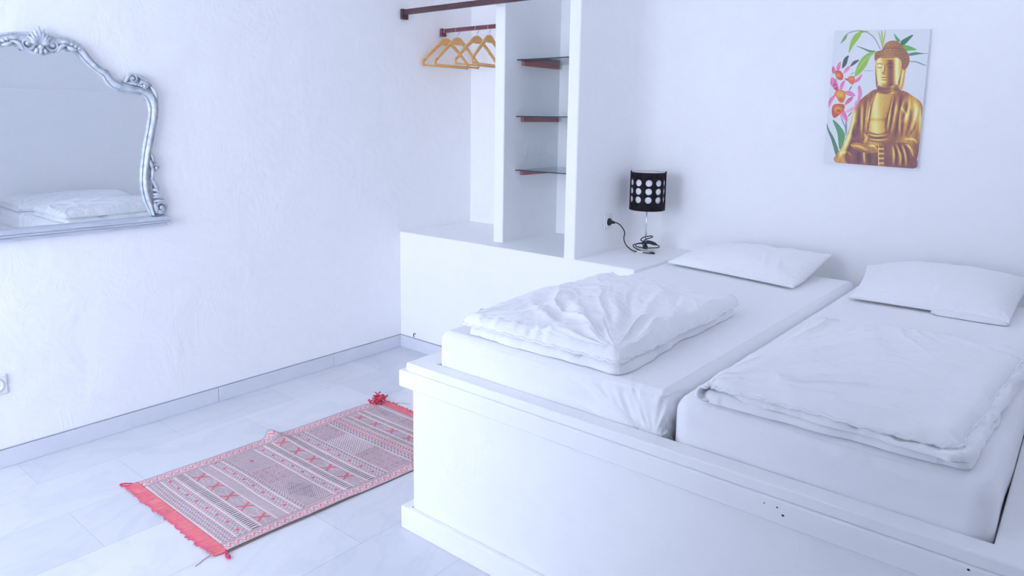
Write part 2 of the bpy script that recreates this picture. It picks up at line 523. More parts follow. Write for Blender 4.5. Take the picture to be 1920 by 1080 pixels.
# ------------------------------------------------------------------ mattresses
def rounded_box(x0, x1, y0, y1, z0, z1, r, nx, ny, nz, rp=.045, disp=None):
    """closed rounded block, plan corners of radius rp, edges of radius r"""
    def axis(a, b, n, rr):
        t = np.linspace(0, 1, n)
        k = 8
        lo = a + rr * (1 - np.cos(np.linspace(0, PI / 2, k)))
        hi = b - rr * (1 - np.cos(np.linspace(PI / 2, 0, k)))
        return np.concatenate([lo, np.linspace(a + rr, b - rr, n)[1:-1], hi])
    X, Y, Z = axis(x0, x1, nx, rp), axis(y0, y1, ny, rp), axis(z0, z1, nz, r)
    V, F = [], []
    base = 0
    def face(A, B, f, flip):
        nonlocal base
        a, b = np.meshgrid(A, B, indexing='ij')
        V.append(np.stack(f(a, b), -1).reshape(-1, 3))
        n, m = a.shape
        i, j = np.meshgrid(np.arange(n - 1), np.arange(m - 1), indexing='ij')
        q = np.stack([i*m+j, (i+1)*m+j, (i+1)*m+j+1, i*m+j+1], -1).reshape(-1, 4) + base
        F.append(q[:, ::-1] if flip else q)
        base += n * m
    o = np.ones_like
    face(X, Y, lambda a, b: (a, b, o(a) * z1), False)
    face(X, Y, lambda a, b: (a, b, o(a) * z0), True)
    face(X, Z, lambda a, b: (a, o(a) * y0, b), False)
    face(X, Z, lambda a, b: (a, o(a) * y1, b), True)
    face(Y, Z, lambda a, b: (o(a) * x1, a, b), False)
    face(Y, Z, lambda a, b: (o(a) * x0, a, b), True)
    V = np.concatenate(V); F = np.concatenate(F)
    # plan rounding, then edge rounding
    q = V[:, :2].copy()
    c = np.stack([np.clip(q[:, 0], x0 + rp, x1 - rp), np.clip(q[:, 1], y0 + rp, y1 - rp)], -1)
    d = q - c; L = np.hypot(d[:, 0], d[:, 1]); mx = np.abs(d).max(1)
    s = np.where(L > 1e-9, mx / np.maximum(L, 1e-9), 1)
    d2 = d * s[:, None]
    dist = rp - mx                                           # inset from outer wall (0 at the wall)
    zc = np.clip(V[:, 2], z0 + r, z1 - r); dz = V[:, 2] - zc
    hin = np.maximum(0, r - np.where(mx > 0, dist, r))        # how far into the rounding band
    LL = np.hypot(hin, dz); mm = np.maximum(hin, np.abs(dz))
    k = np.where(LL > 1e-9, mm / np.maximum(LL, 1e-9), 1)
    newh = hin * k
    dirn = np.where(L[:, None] > 1e-9, d / np.maximum(L, 1e-9)[:, None], 0)
    P = np.concatenate([c + d2 - dirn * (hin - newh)[:, None], (zc + dz * k)[:, None]], 1)
    nrm = np.concatenate([dirn * (newh / r)[:, None], (dz * k / r)[:, None]], 1)
    nn = np.linalg.norm(nrm, axis=1); nrm = nrm / np.maximum(nn, 1e-6)[:, None]
    if disp is not None:
        P = P + nrm * disp(P)[:, None]
        P[:, 1] = np.maximum(P[:, 1], y0 - .0015); P[:, 0] = np.clip(P[:, 0], x0 - .003, x1 + .0018)
    return P, F

def seg3(P, a, b):
    a = np.array(a); b = np.array(b); ab = b - a
    t = np.clip(((P - a) @ ab) / (ab @ ab), 0, 1)
    return np.linalg.norm(P - a - t[:, None] * ab, axis=1), t

def disp_sheet(seed, creases, corner=None):
    def f(P):
        x, y, z = P[:, 0], P[:, 1], P[:, 2]
        d = .004 * fbm(x * 3, y * 2.2 + z * 3, seed) + .0018 * fbm(x * 9 + z * 4, y * 9, seed + 5)
        fold = vnoise(x * 22 + 2 * vnoise(x * 4, y * 4, seed), (y + z) * 2.5, seed + 9)
        d = d + .0012 * fold
        for a, b, w, amp in creases:
            e, t = seg3(P, a, b)
            d = d + amp * np.exp(-(e / w) ** 2) * np.sin(PI * (.12 + .88 * t)) ** .6
        if corner is not None:
            q = z + np.clip(y - 1.72, 0, 9)
            d = d + fan(x, q, corner[0], corner[1], 8.0, .014, .06, corner[2], seed + 31, 2.4)
        d = d + crinkle(x, y, 1.3, 1.6, 9, .0028, seed + 51)
        d = np.where(z > .752, d * .3, d)
        d = np.where(z < .60, np.clip((z - .575) / .025, 0, 1) * d, d)
        return d
    return f

cr1 = []
for i, (xt, yt, xb, zb) in enumerate([(-1.10, 1.80, -.99, .66), (-1.06, 1.84, -.965, .655), (-1.01, 1.86, -.94, .65), (-.965, 1.88, -.915, .648), (-.93, 1.86, -.895, .648), (-.905, 1.82, -.878, .65), (-1.16, 1.76, -1.03, .675)]):
    cr1.append(((xt, yt, .762), (.5 * (xt + xb), 1.715, .745), .011, .0045 + .001 * (i % 3)))
    cr1.append(((.5 * (xt + xb), 1.70, .745), (xb, 1.70, zb), .010, .006 + .0012 * (i % 2)))
cr1 += [((-1.30, 1.70, .73), (-1.02, 1.70, .685), .016, .005), ((-1.5, 1.70, .735), (-1.15, 1.70, .69), .02, .004), ((-1.70, 1.72, .74), (-1.71, 1.72, .64), .006, .006), ((-1.675, 1.70, .72), (-1.68, 1.70, .65), .006, .005)]
P, F = rounded_box(-1.7345, -.848, 1.7035, 3.60, .576, .765, .036, 170, 240, 30, rp=.024, disp=disp_sheet(3, cr1, (-.885, .615, .34)))
tag(mk('mattress', P, F, M['sheet']), 'left mattress in a white fitted sheet, next to the lamp ledge', 'mattress', 'single mattresses side by side')
cr2 = [((-.50, 1.704, .73), (-.47, 1.704, .65), .02, .004), ((-.36, 1.704, .75), (-.30, 1.704, .66), .012, .005), ((-.40, 1.704, .75), (-.38, 1.704, .68), .012, .005), ((-.12, 1.704, .70), (-.30, 1.704, .65), .02, .005)]
P, F = rounded_box(-.840, -.0912, 1.7035, 3.60, .576, .765, .050, 150, 240, 34, rp=.055, disp=disp_sheet(23, cr2, None))
tag(mk('mattress', P, F, M['sheet']), 'right mattress in a white fitted sheet, at the side away from the lamp', 'mattress', 'single mattresses side by side')

# ------------------------------------------------------------------ duvets
def bilin(c, u, v):
    c = [np.array(p, float) for p in c]           # FL, FR, BR, BL
    return tuple((1-u)*(1-v)*c[0][k] + u*(1-v)*c[1][k] + u*v*c[2][k] + (1-u)*v*c[3][k] for k in (0, 1))

def edge_axis(n, e=.04):
    a = np.linspace(0, 1, n)
    s = .5 - .5 * np.cos(PI * a)
    return .35 * a + .65 * s

def slab(corners, z0, thick, seed, nu=220, nv=220, r=.03, edge_gather=.004, rel=.010, folds=(), hfun=None, wav=.008, base=None, scal=.004):
    """a soft layer: flat underside, rounded rim, wrinkled upper side; a single closed mesh"""
    U, Vv = np.meshgrid(edge_axis(nu), edge_axis(nv), indexing='ij')
    x, y = bilin(corners, U, Vv)
    W = np.hypot(corners[1][0]-corners[0][0], corners[1][1]-corners[0][1]); H = np.hypot(corners[3][0]-corners[0][0], corners[3][1]-corners[0][1])
    # wavy outline
    wx = wav * fbm(x * 6, y * 6, seed + 40, 3); wy = wav * fbm(x * 6 + 30, y * 6, seed + 41, 3)
    du = np.minimum(U, 1 - U) * W; dv = np.minimum(Vv, 1 - Vv) * H
    # rounded plan corners
    rc = .035
    m = (du < rc) & (dv < rc)
    dd = np.where(m, rc - np.hypot(rc - du, rc - dv), np.minimum(du, dv))
    dd = np.maximum(dd, 0)
    cx = np.sign(.5 - U); cy = np.sign(.5 - Vv)
    pull = np.where(m, np.clip(np.hypot(rc - du, rc - dv) - rc, 0, 1), 0)
    x = x + wx; y = y + wy
    al = np.where(du < dv, y, x)
    sc = scal * (vnoise(al * 17, 0 * al + 2.5, seed + 61) + .5 * vnoise(al * 70, 0 * al + 7.5, seed + 62) * np.clip(.4 + 1.4 * vnoise(al * 7, 0 * al + 1.5, seed + 63), 0, 1)) * np.exp(-dd / .03)
    x = np.where(du < dv, x - cx * sc, x); y = np.where(du < dv, y, y - cy * sc)
    ex = (corners[1][0]-corners[0][0]) / W; 
    x = x + pull * cx * .7; y = y + pull * cy * .7
    t = thick(U, Vv) if callable(thick) else thick + 0 * U
    pr = np.sqrt(np.clip(1 - (1 - np.clip(dd / r, 0, 1)) ** 2, 0, 1))
    # wrinkles
    w = rel * (.55 * fbm(x * 4, y * 4, seed) + .45 * fbm(x * 11, y * 11, seed + 3, 3))
    wx2 = x + .05 * vnoise(x * 5, y * 5, seed + 7); wy2 = y + .05 * vnoise(x * 5 + 9, y * 5, seed + 8)
    for pts, wd, amp in folds:
        e, tt = polydist(wx2 * .3 + x * .7, wy2 * .3 + y * .7, pts)
        w = w + amp * np.exp(-(e / wd) ** 2) * np.sin(PI * np.clip(.08 + .9 * tt, 0, 1)) ** .7
    if hfun is not None: w = w + hfun(x, y)
    # gathers at the seam
    along = np.where(du < dv, y, x)
    g = edge_gather * vnoise(along * 42, dd * 6, seed + 11) * np.clip(.55 + 1.1 * vnoise(along * 6, 0 * along, seed + 12), .1, 1) * np.exp(-((dd - .012) / .028) ** 2)
    z = z0 + (t + np.maximum(w, -.6 * t)) * pr + g * pr
    if base is not None:
        z = z + base(x, y)
    zb = z0 + 0 * z if base is None else z0 + base(x, y)
    z = np.maximum(z, zb + .0006)
    top = np.stack([x, y, z], -1).reshape(-1, 3)
    ins = .006
    cxm, cym = x.mean(), y.mean()
    bot = np.stack([x + (cxm - x) * ins, y + (cym - y) * ins, zb], -1)[::4, ::4]
    n, mm_ = U.shape
    i, j = np.meshgrid(np.arange(n - 1), np.arange(mm_ - 1), indexing='ij')
    F = np.stack([i*mm_+j, (i+1)*mm_+j, (i+1)*mm_+j+1, i*mm_+j+1], -1).reshape(-1, 4)
    # underside follows the same grid
    bot = np.stack([x, y, zb], -1).reshape(-1, 3)
    B = len(top)
    Fb = F[:, ::-1] + B
    per = [(a, 0) for a in range(n)] + [(n-1, b) for b in range(1, mm_)] + [(a, mm_-1) for a in range(n-2, -1, -1)] + [(0, b) for b in range(mm_-2, 0, -1)]
    idx = np.array([a * mm_ + b for a, b in per]); nx_ = np.roll(idx, -1)
    Fs = np.stack([idx, idx + B, nx_ + B, nx_], -1)
    rim = [tuple(top[k]) for k in idx]
    return np.concatenate([top, bot]), np.concatenate([F, Fb, Fs]), rim

def piping(rim, z, r, out, name, parent, step=3):
    pts = []
    c = np.mean(np.array(rim), 0)
    for k, p in enumerate(rim[::step]):
        v = np.array(p[:2]) - c[:2]; v = v / np.linalg.norm(v)
        pts.append((p[0] + v[0] * out, p[1] + v[1] * out, z + .002 * math.sin(k * .9) + .0015 * math.sin(k * 2.3)))
    return MB().tube(pts, r, 6, closed=True).build(name, M['cloth'], parent, smooth=True)

def duvet1():
    t = thing('folded_duvet', 'puffed white duvet folded on the left mattress, deep creases fanning from its front corner', 'duvet', (0, 0, 0), 'folded white duvets')
    lo = [(-1.643, 1.738), (-1.020, 1.728), (-1.040, 2.645), (-1.60, 2.59)]
    V, F, rim = slab(lo, .768, .034, 101, r=.024, rel=.006, edge_gather=.011, wav=.018, scal=.005)
    mk('lower_layer', V, F, M['cloth'], t)
    up = [(-1.645, 1.722), (-1.012, 1.728), (-1.026, 2.655), (-1.60, 2.60)]
    hf = lambda x, y: fan(x, y, -1.04, 1.75, 5.2, .019, .20, .95, 511, 3.2) + crinkle(x, y, 1.15, 2.2, 11, .007, 521) + .005 * fbm(x * 16, y * 16, 531, 3) + crinkle(x, y, 2.2, 4, 20, .004, 551) + fan(x, y, -1.60, 1.74, 5, .010, .08, .35, 541)
    th = lambda u, v: .036 + .034 * np.sin(PI * np.clip(v, 0, 1)) ** .8 * np.sin(PI * np.clip(.15 + .75 * u, 0, 1)) + .016 * v * (1 - u)
    folds = [([(-1.08, 1.80), (-1.18, 1.98), (-1.35, 2.25)], .022, .013),
             ([(-1.07, 1.84), (-1.12, 2.05), (-1.22, 2.40)], .018, .012),
             ([(-1.13, 1.79), (-1.27, 1.92), (-1.48, 2.12)], .02, .010),
             ([(-1.06, 1.90), (-1.07, 2.10), (-1.13, 2.45)], .015, .009),
             ([(-1.20, 1.78), (-1.36, 1.85), (-1.53, 1.95)], .022, .009),
             ([(-1.30, 1.80), (-1.38, 2.0), (-1.45, 2.2)], .03, -.010),
             ([(-1.10, 1.90), (-1.22, 2.15), (-1.36, 2.42)], .014, -.009),
             ([(-1.05, 2.00), (-1.10, 2.25), (-1.20, 2.5)], .012, -.007),
             ([(-1.56, 1.76), (-1.50, 1.86), (-1.47, 1.98)], .015, .009),
             ([(-1.48, 1.76), (-1.43, 1.9), (-1.41, 2.05)], .015, .007),
             ([(-1.03, 2.2), (-1.06, 2.4), (-1.06, 2.6)], .012, .006)]
    V, F, rim = slab(up, .803, th, 131, nu=300, nv=340, r=.034, rel=.010, edge_gather=.009, folds=folds, wav=.014, hfun=hf)
    mk('upper_layer', V, F, M['cloth'], t)
    piping(rim, .807, .0042, .001, 'seam', t)
duvet1()

def duvet2():
    t = thing('folded_duvet', 'flatter white duvet folded on the right mattress, open fold showing at its front edge', 'duvet', (0, 0, 0), 'folded white duvets')
    lo = [(-.765, 1.722), (-.150, 1.728), (-.112, 2.60), (-.70, 2.55)]
    V, F, rim = slab(lo, .768, .022, 201, r=.014, rel=.004, edge_gather=.012, wav=.014, scal=.004)
    mk('lower_layer', V, F, M['cloth'], t)
    mid_ = [(-.735, 1.732), (-.150, 1.716), (-.108, 2.60), (-.70, 2.55)]
    V, F, rim = slab(mid_, .789, .020, 261, r=.012, rel=.004, edge_gather=.012, wav=.022, scal=.005)
    mk('middle_layer', V, F, M['cloth'], t)
    # the turned edge on the left, open towards the foot of the bed
    ys = np.linspace(1.713, 2.50, 60); V = []; K = 13
    for q, y in enumerate(ys):
        cxx = -.748 + .045 * (y - 1.713) + .004 * math.sin(y * 23) ; rr = .0225 + .002 * math.sin(y * 31)
        for r_ in (rr, rr - .007):
            for a in np.linspace(PI * .42, PI * 1.58, K):
                V.append((cxx + 1.25 * r_ * math.cos(a), y + .006 * math.sin(a * 3), .7915 + r_ * math.sin(a)))
    S = 2 * K; F = []
    for q in range(len(ys) - 1):
        for k in range(K - 1):
            F.append((q*S+k, q*S+k+1, (q+1)*S+k+1, (q+1)*S+k)); F.append((q*S+K+k, (q+1)*S+K+k, (q+1)*S+K+k+1, q*S+K+k+1))
        F += [(q*S, (q+1)*S, (q+1)*S+K, q*S+K), (q*S+K-1, q*S+2*K-1, (q+1)*S+2*K-1, (q+1)*S+K-1)]
    for q in (0, len(ys) - 1):
        F += [(q*S+k, q*S+K+k, q*S+K+k+1, q*S+k+1) for k in range(K - 1)]
    mk('turned_edge', V, F, M['cloth'], t)
    up = [(-.757, 1.720), (-.168, 1.735), (-.118, 2.64), (-.71, 2.56)]
    hf = lambda x, y: fan(x, y, -.80, 1.72, 6.5, .014, .22, .85, 611, 3.2) + fan(x, y, -.60, 2.74, 5.5, .020, .30, .75, 621, 3) + crinkle(x, y, .35, 2.4, 12, .007, 631) + .004 * fbm(x * 16, y * 16, 641, 3) + crinkle(x, y, .1, 4, 20, .004, 651)
    th = lambda u, v: .024 + .026 * np.sin(PI * np.clip(v, 0, 1)) * np.sin(PI * np.clip(u, 0, 1)) ** .7 + .012 * np.exp(-((v - .9) / .12) ** 2) * (1 - u)
    folds = [([(-.70, 1.80), (-.55, 2.0), (-.30, 2.15)], .02, .007),
             ([(-.68, 1.78), (-.5, 1.92), (-.25, 2.02)], .018, .006),
             ([(-.66, 1.86), (-.5, 2.1), (-.3, 2.3)], .02, -.006),
             ([(-.64, 2.0), (-.52, 2.25), (-.36, 2.42)], .02, .007),
             ([(-.68, 2.2), (-.6, 2.4), (-.52, 2.58)], .018, .008),
             ([(-.60, 2.3), (-.53, 2.45), (-.47, 2.58)], .016, .007),
             ([(-.5, 2.4), (-.43, 2.5), (-.36, 2.56)], .02, .006)]
    V, F, rim = slab(up, .806, th, 231, nu=300, nv=340, r=.028, rel=.008, edge_gather=.008, folds=folds, wav=.014, hfun=hf)
    mk('upper_layer', V, F, M['cloth'], t)
    piping(rim, .810, .004, .001, 'seam', t)
duvet2()

# ------------------------------------------------------------------ pillows
def pillow(corners, z0, T, seed, tilt=None, folds=(), pinch=.035, notch=None):
    n = 150
    U, Vv = np.meshgrid(edge_axis(n), edge_axis(n), indexing='ij')
    a = 2 * U - 1; b = 2 * Vv - 1
    # sides pulled in between the pointed corners
    u = .5 + .5 * a * (1 - pinch * (1 - b ** 2)); v = .5 + .5 * b * (1 - pinch * 1.3 * (1 - a ** 2))
    x, y = bilin(corners, u, v)
    k = ((1 - np.abs(a) ** 2.4) * (1 - np.abs(b) ** 2.2)) ** .55
    w = .006 * fbm(x * 7, y * 7, seed) + .003 * fbm(x * 18, y * 18, seed + 2, 3)
    for pts, wd, amp in folds:
        e, tt = polydist(x, y, pts)
        w = w + amp * np.exp(-(e / wd) ** 2) * np.sin(PI * np.clip(.1 + .85 * tt, 0, 1))
    edge = np.minimum(1 - np.abs(a), 1 - np.abs(b))
    g = .004 * vnoise((a + b) * 14, (a - b) * 14, seed + 5) * np.exp(-(edge / .12) ** 2)
    up = .007 + T * k + w * np.clip(edge * 6, 0, 1) + g * np.clip(edge * 20, 0, 1)
    lowr = .10 * T * (1 - k)
    base = tilt(x, y) if tilt else 0 * x
    top = np.stack([x, y, z0 + lowr + base + up], -1).reshape(-1, 3)
    bot = np.stack([x, y, z0 + lowr * .9 + base + 0 * x], -1).reshape(-1, 3)
    i, j = np.meshgrid(np.arange(n - 1), np.arange(n - 1), indexing='ij')
    F = np.stack([i*n+j, (i+1)*n+j, (i+1)*n+j+1, i*n+j+1], -1).reshape(-1, 4)
    B = n * n
    per = [(q, 0) for q in range(n)] + [(n-1, q) for q in range(1, n)] + [(q, n-1) for q in range(n-2, -1, -1)] + [(0, q) for q in range(n-2, 0, -1)]
    idx = np.array([p * n + q for p, q in per]); nx_ = np.roll(idx, -1)
    return np.concatenate([top, bot]), np.concatenate([F, F[:, ::-1] + B, np.stack([idx, idx + B, nx_ + B, nx_], -1)])

ramp_up = lambda y0, y1, h: (lambda x, y: h * np.clip((y - y0) / (y1 - y0), 0, 1) ** 1.6)
V, F = pillow([(-1.685, 3.315), (-1.005, 3.185), (-.985, 3.67), (-1.60, 3.70)], .768, .100, 301, (lambda x, y: ramp_up(3.25, 3.7, .042)(x, y) + .040 * np.clip((x + 1.22) / .22, 0, 1) * np.clip((y - 3.35) / .32, 0, 1)),
              folds=[([(-1.10, 3.22), (-1.13, 3.36), (-1.10, 3.5)], .016, .010), ([(-1.16, 3.24), (-1.19, 3.34), (-1.22, 3.44)], .014, .008),
                     ([(-1.6, 3.36), (-1.55, 3.45), (-1.54, 3.56)], .014, .008), ([(-1.44, 3.3), (-1.40, 3.42), (-1.41, 3.55)], .02, -.007), ([(-1.34, 3.27), (-1.32, 3.4), (-1.36, 3.5)], .014, .006)])
tag(mk('pillow', V, F, M['cloth']), 'plump white pillow at the head of the left mattress, under the lamp corner', 'pillow', 'white pillows at the bed head')
V, F = pillow([(-.765, 3.165), (-.205, 3.16), (-.185, 3.72), (-.815, 3.64)], .768, .112, 331, ramp_up(3.25, 3.7, .066),
              folds=[([(-.46, 3.17), (-.45, 3.26), (-.40, 3.32)], .016, .010), ([(-.3, 3.2), (-.25, 3.3), (-.22, 3.4)], .02, .006)])
pil2 = tag(mk('pillow', V, F, M['cloth']), 'flat white pillow at the head of the right mattress, below the golden picture', 'pillow', 'white pillows at the bed head')
# open end of the pillowcase at the front
fl = slab([(-.47, 3.150), (-.205, 3.148), (-.21, 3.21), (-.47, 3.21)], .7685, .018, 351, nu=60, nv=30, r=.009, rel=.002, edge_gather=.003, wav=.006)
mk('pillowcase_flap', fl[0], fl[1], M['cloth'], pil2)

# ------------------------------------------------------------------ rug
def rug():
    t = thing('rug', 'small flat-woven rug with pale geometric bands and red fringed ends on the marble floor', 'rug', (0, 0, 0))
    A, B, C, D = (-2.912, 1.133), (-2.193, 1.134), (-2.118, 2.33), (-2.862, 2.321)
    nx, ny = 380, 620
    U, Vv = np.meshgrid(np.linspace(0, 1, nx), np.linspace(0, 1, ny), indexing='ij')
    x, y = bilin([A, B, C, D], U, Vv)
    W, Lg = .72, 1.19
    s, q = U * W, Vv * Lg
    # a ruck in the weave at the left edge
    yr = .60 + .02 * vnoise(s * 4, q * 0, 3)
    ruck = .020 * np.exp(-(s / .060) ** 2) * np.exp(-((q - .603) / .028) ** 2) + .008 * np.exp(-(s / .20) ** 2) * np.exp(-((q - .61 - .2 * s) / .035) ** 2)
    z = .0045 + ruck + .0016 * (fbm(s * 7, q * 7, 5) + .6) + .006 * np.exp(-((W - s) / .03) ** 2) * np.clip(vnoise(q * 4.5, q * 0, 8) + .2, 0, 1)
    x = x - .022 * np.exp(-(s / .08) ** 2) * np.exp(-((q - .60) / .03) ** 2) + .004 * vnoise(q * 6, s * 2, 12)
    y = y + .003 * vnoise(s * 4, q * 3, 13)
    # --- woven pattern
    Wt = (214, 220, 245)
    pale = alb((212, 198, 220), Wt); dark = alb((112, 100, 124), Wt); red = alb((200, 92, 116), Wt); pink = alb((216, 160, 186), Wt); cream = alb((218, 204, 222), Wt); gold = alb((190, 160, 150), Wt)
    green = alb((140, 142, 150), Wt)
    c = np.broadcast_to(alb((200, 186, 208), Wt), U.shape + (3,)).copy()
    def put(mask, col, k=1.0):
        kk = (mask.astype(float) * k)[..., None]
        c[:] = c * (1 - kk) + np.array(col) * kk
    fr = lambda v: v - np.floor(v)
    tri = lambda v: np.abs(fr(v) * 2 - 1)
    inner = (s > .062) & (s < W - .062)
    def weave(m, fx, fy, col=dark, k=.75, duty=.45):
        put(m & (fr(s * fx + q * fy) < duty), col, k)
    def band(a, b): return inner & (q >= a) & (q < b)
    def zig(a, b, rows, per, col=dark, k=.8):
        h = (b - a) / rows
        m = band(a, b)
        v = fr((q - a) / h); put(m & (np.abs(v - .5 - .35 * (tri(s / per) - .5) * 2) < .20), col, k)
    def sep(a, w=.008, col=cream):
        put(band(a, a + w), col, .95); put(band(a - .0022, a), dark, .55); put(band(a + w, a + w + .0022), dark, .5)
    def teeth(a, b):
        m = band(a, b); put(m, pale, .6); put(m & (fr(s / .0135) < .42) & (q > a + .004) & (q < b - .004), alb((70, 72, 86), Wt), .9)
        put(m & (fr(s / .0135) > .42) & (fr(s / .0135) < .55), green, .5)
    def xs(a, b, ph):
        m = band(a, b)
        zz = fr((s + ph) / .115) - .5; yy = (q - a) / (b - a) - .5
        hat = (np.abs(fr((np.abs(zz) * .115 + np.abs(yy) * .05) / .0075) - .5) < .22)
        put(m & hat, dark, .7)
        X = (np.abs(np.abs(zz) * 2.1 - np.abs(yy) * .8) < .10 + .05 * (np.abs(zz) < .07)) & (np.abs(zz) < .20)
        put(m & X, red, .75)
    def dots(a, b, ph, per=.075, k=.9):
        m = band(a, b)
        zig(a, b, 2, .018, dark, .55)
        zz = (fr((s + ph) / per) - .5) * per; yy = q - (a + b) / 2
        put(m & (np.abs(zz) + np.abs(yy) < .011), pink, .9); put(m & (np.abs(zz) + np.abs(yy) < .0085), red, k)
    def hatch(a, b, sl):
        m = band(a, b)
        ph = np.where(fr((q - a) / .018) < .5, 1, -1)
        put(m & (fr(s / .009 + sl * ph * q / .011) < .42), dark, .65)
        put(m & (fr((q - a) / .018) < .08), pale, .7)
    def lozenge(a, b, lo_, hi_, kind):
        m = band(a, b) & (s >= lo_) & (s < hi_)
        zz = np.abs((s - lo_) / (hi_ - lo_) - .5) * 2; yy = np.abs((q - a) / (b - a) - .5) * 2
        d = zz + yy if kind != 2 else np.maximum(zz, yy)
        if kind == 1:
            put(m & (fr(d * 7.5) < .45), dark, .72); put(m & (fr(s / .006) < .4) & (d < .8), dark, .5)
        elif kind == 0:
            put(m & (fr(d * 8) < .42), dark, .7)
            put(m & (d < .12), red, .9)
        elif kind == 3:
            k2 = np.abs(fr(zz * 2) - .5) * 2 + np.abs(fr(yy * 2) - .5) * 2
            put(m & (fr(k2 * 3.2) < .42), alb((110, 70, 96), Wt), .75); put(m & (k2 < .25), red, .8)
        else:
            put(m & (fr((s + q) / .014) < .4), alb((92, 92, 122), Wt), .7); put(m & (fr(q / .012) < .35), cream, .6)
        e = m & ((np.abs(s - lo_) < .003) | (np.abs(hi_ - s) < .003)); put(e, dark, .6)
    full = lambda a, b: (q >= a) & (q < b)
    put(full(0, .012), cream, .9)
    zig(.012, .060, 3, .016, dark, .7); sep(.060)
    dots(.070, .112, .02); sep(.112); teeth(.122, .158); sep(.158, .007)
    xs(.167, .222, .03); sep(.222, .006); hatch(.230, .268, .9); sep(.268); dots(.278, .318, .05); sep(.318)
    zig(.328, .345, 1, .018)
    lozenge(.345, .470, .070, .250, 0); lozenge(.345, .470, .255, .400, 3); lozenge(.345, .470, .405, .650, 1)
    sep(.470); dots(.480, .517, .01); sep(.517); teeth(.527, .560); sep(.560, .006)
    xs(.568, .622, .07); sep(.622, .006); teeth(.630, .664); sep(.664)
    dots(.674, .712, .03); zig(.712, .73, 1, .018); sep(.73, .006)
    lozenge(.738, .858, .070, .215, 3); lozenge(.738, .858, .22, .43, 2); lozenge(.738, .858, .435, .650, 3)
    sep(.860, .006); zig(.868, .902, 2, .022); put(band(.902, .908), red, .6); sep(.910, .010, pink); zig(.922, .942, 1, .018)
    put(band(.942, .950), gold, .7); teeth(.952, .984); sep(.984, .006); xs(.992, 1.038, .05); sep(1.038, .006); teeth(1.046, 1.076); sep(1.076)
    hatch(1.086, 1.104, .8); lozenge(1.104, 1.165, .07, .30, 1); lozenge(1.104, 1.165, .30, .46, 3); lozenge(1.104, 1.165, .46, .65, 0)
    put(band(1.167, 1.172), cream, .9); hatch(1.172, 1.19, .8)
    # side borders
    for sd in (s, W - s):
        m = sd < .062
        v = (sd - .008) / .040
        put(m, pale, .45)
        put(m & (np.abs(v - .5 - .30 * (tri(q / .030) - .5) * 2) < .17), alb((206, 120, 150), Wt), .85)
        put(m & (np.abs(v - .5 - .30 * (tri(q / .030) - .5) * 2) > .42) & (np.abs(v - .5) < .5) & (fr(q / .006) < .45), dark, .6)
        put(m & (np.abs(v - .5) < .14) & (tri(q / .030 + .5) > .8), cream, .8)
        put((sd > .050) & (sd < .054), dark, .8); put((sd > .054) & (sd < .060), pink, .6); put((sd > .060) & (sd < .063), dark, .7)
        put((sd > .006) & (sd < .009), alb((150, 70, 96), Wt), .6)
        put(sd < .0032, alb((84, 76, 90), Wt), .9)
    # threads, faded patches
    n1 = vnoise(s * 420, q * 420, 61); n2 = fbm(s * 9, q * 9, 67)
    c *= (1 + .16 * n1 + .10 * n2)[..., None]
    c += (.05 * np.clip(fbm(s * 5, q * 5, 71) - .25, 0, 1))[..., None] * np.array([.9, .5, .1])
    c = np.clip(c, .01, .95)
    top = np.stack([x, y, z], -1).reshape(-1, 3)
    i, j = np.meshgrid(np.arange(nx - 1), np.arange(ny - 1), indexing='ij')
    Fq = np.stack([i*ny+j, (i+1)*ny+j, (i+1)*ny+j+1, i*ny+j+1], -1).reshape(-1, 4)
    per = [(a, 0) for a in range(nx)] + [(nx-1, b) for b in range(1, ny)] + [(a, ny-1) for a in range(nx-2, -1, -1)] + [(0, b) for b in range(ny-2, 0, -1)]
    idx = np.array([a * ny + b for a, b in per])
    Bn = len(top); rimv = top[idx].copy(); rimv[:, 2] = .0006
    k = np.arange(len(idx)); k2 = np.roll(k, -1)
    Fs = np.stack([idx, Bn + k, Bn + k2, idx[k2]], -1)
    cc = np.concatenate([c.reshape(-1, 3), np.broadcast_to(alb((150, 138, 146), Wt), (len(idx), 3))])
    mk('woven_field', np.concatenate([top, rimv]), np.concatenate([Fq, Fs]), M['rug'], t, cols=cc)

    def fringe(P0, P1, depth, seed, nrm):
        n, m = 260, 16
        Uf, Vf = np.meshgrid(np.linspace(0, 1, n), np.linspace(0, 1, m), indexing='ij')
        rag = depth * (1 + .10 * vnoise(Uf * 9, Uf * 0, seed) + .16 * vnoise(Uf * 120, Uf * 0, seed + 1))
        xx = P0[0] + (P1[0] - P0[0]) * Uf + nrm[0] * rag * Vf
        yy = P0[1] + (P1[1] - P0[1]) * Uf + nrm[1] * rag * Vf
        zz = .0075 + .004 * Vf * (1 + np.sin(Uf * 36 + 2 * vnoise(Uf * 8, Vf, seed))) * (.6 + .6 * vnoise(Uf * 7, Vf * 0, seed + 4)) - .004 * Vf
        zz = np.maximum(zz, .0025)
        a0, a1, a2 = alb((212, 104, 138)), alb((218, 134, 146)), alb((202, 82, 124))
        k1 = (.5 + .5 * fbm(Uf * 26, Vf * 2, seed + 2))[..., None]
        cc = a0 * (1 - k1) + a1 * k1
        e = np.clip((Vf - .72) / .28, 0, 1)[..., None]
        cc = cc * (1 - e * .7) + a2 * e * .7
        cc = cc * (1 + .12 * vnoise(Uf * 170, Vf * 3, seed + 3))[..., None]
        V = np.stack([xx, yy, zz], -1).reshape(-1, 3); lowv = V.copy(); lowv[:, 2] -= .002
        i, j = np.meshgrid(np.arange(n - 1), np.arange(m - 1), indexing='ij')
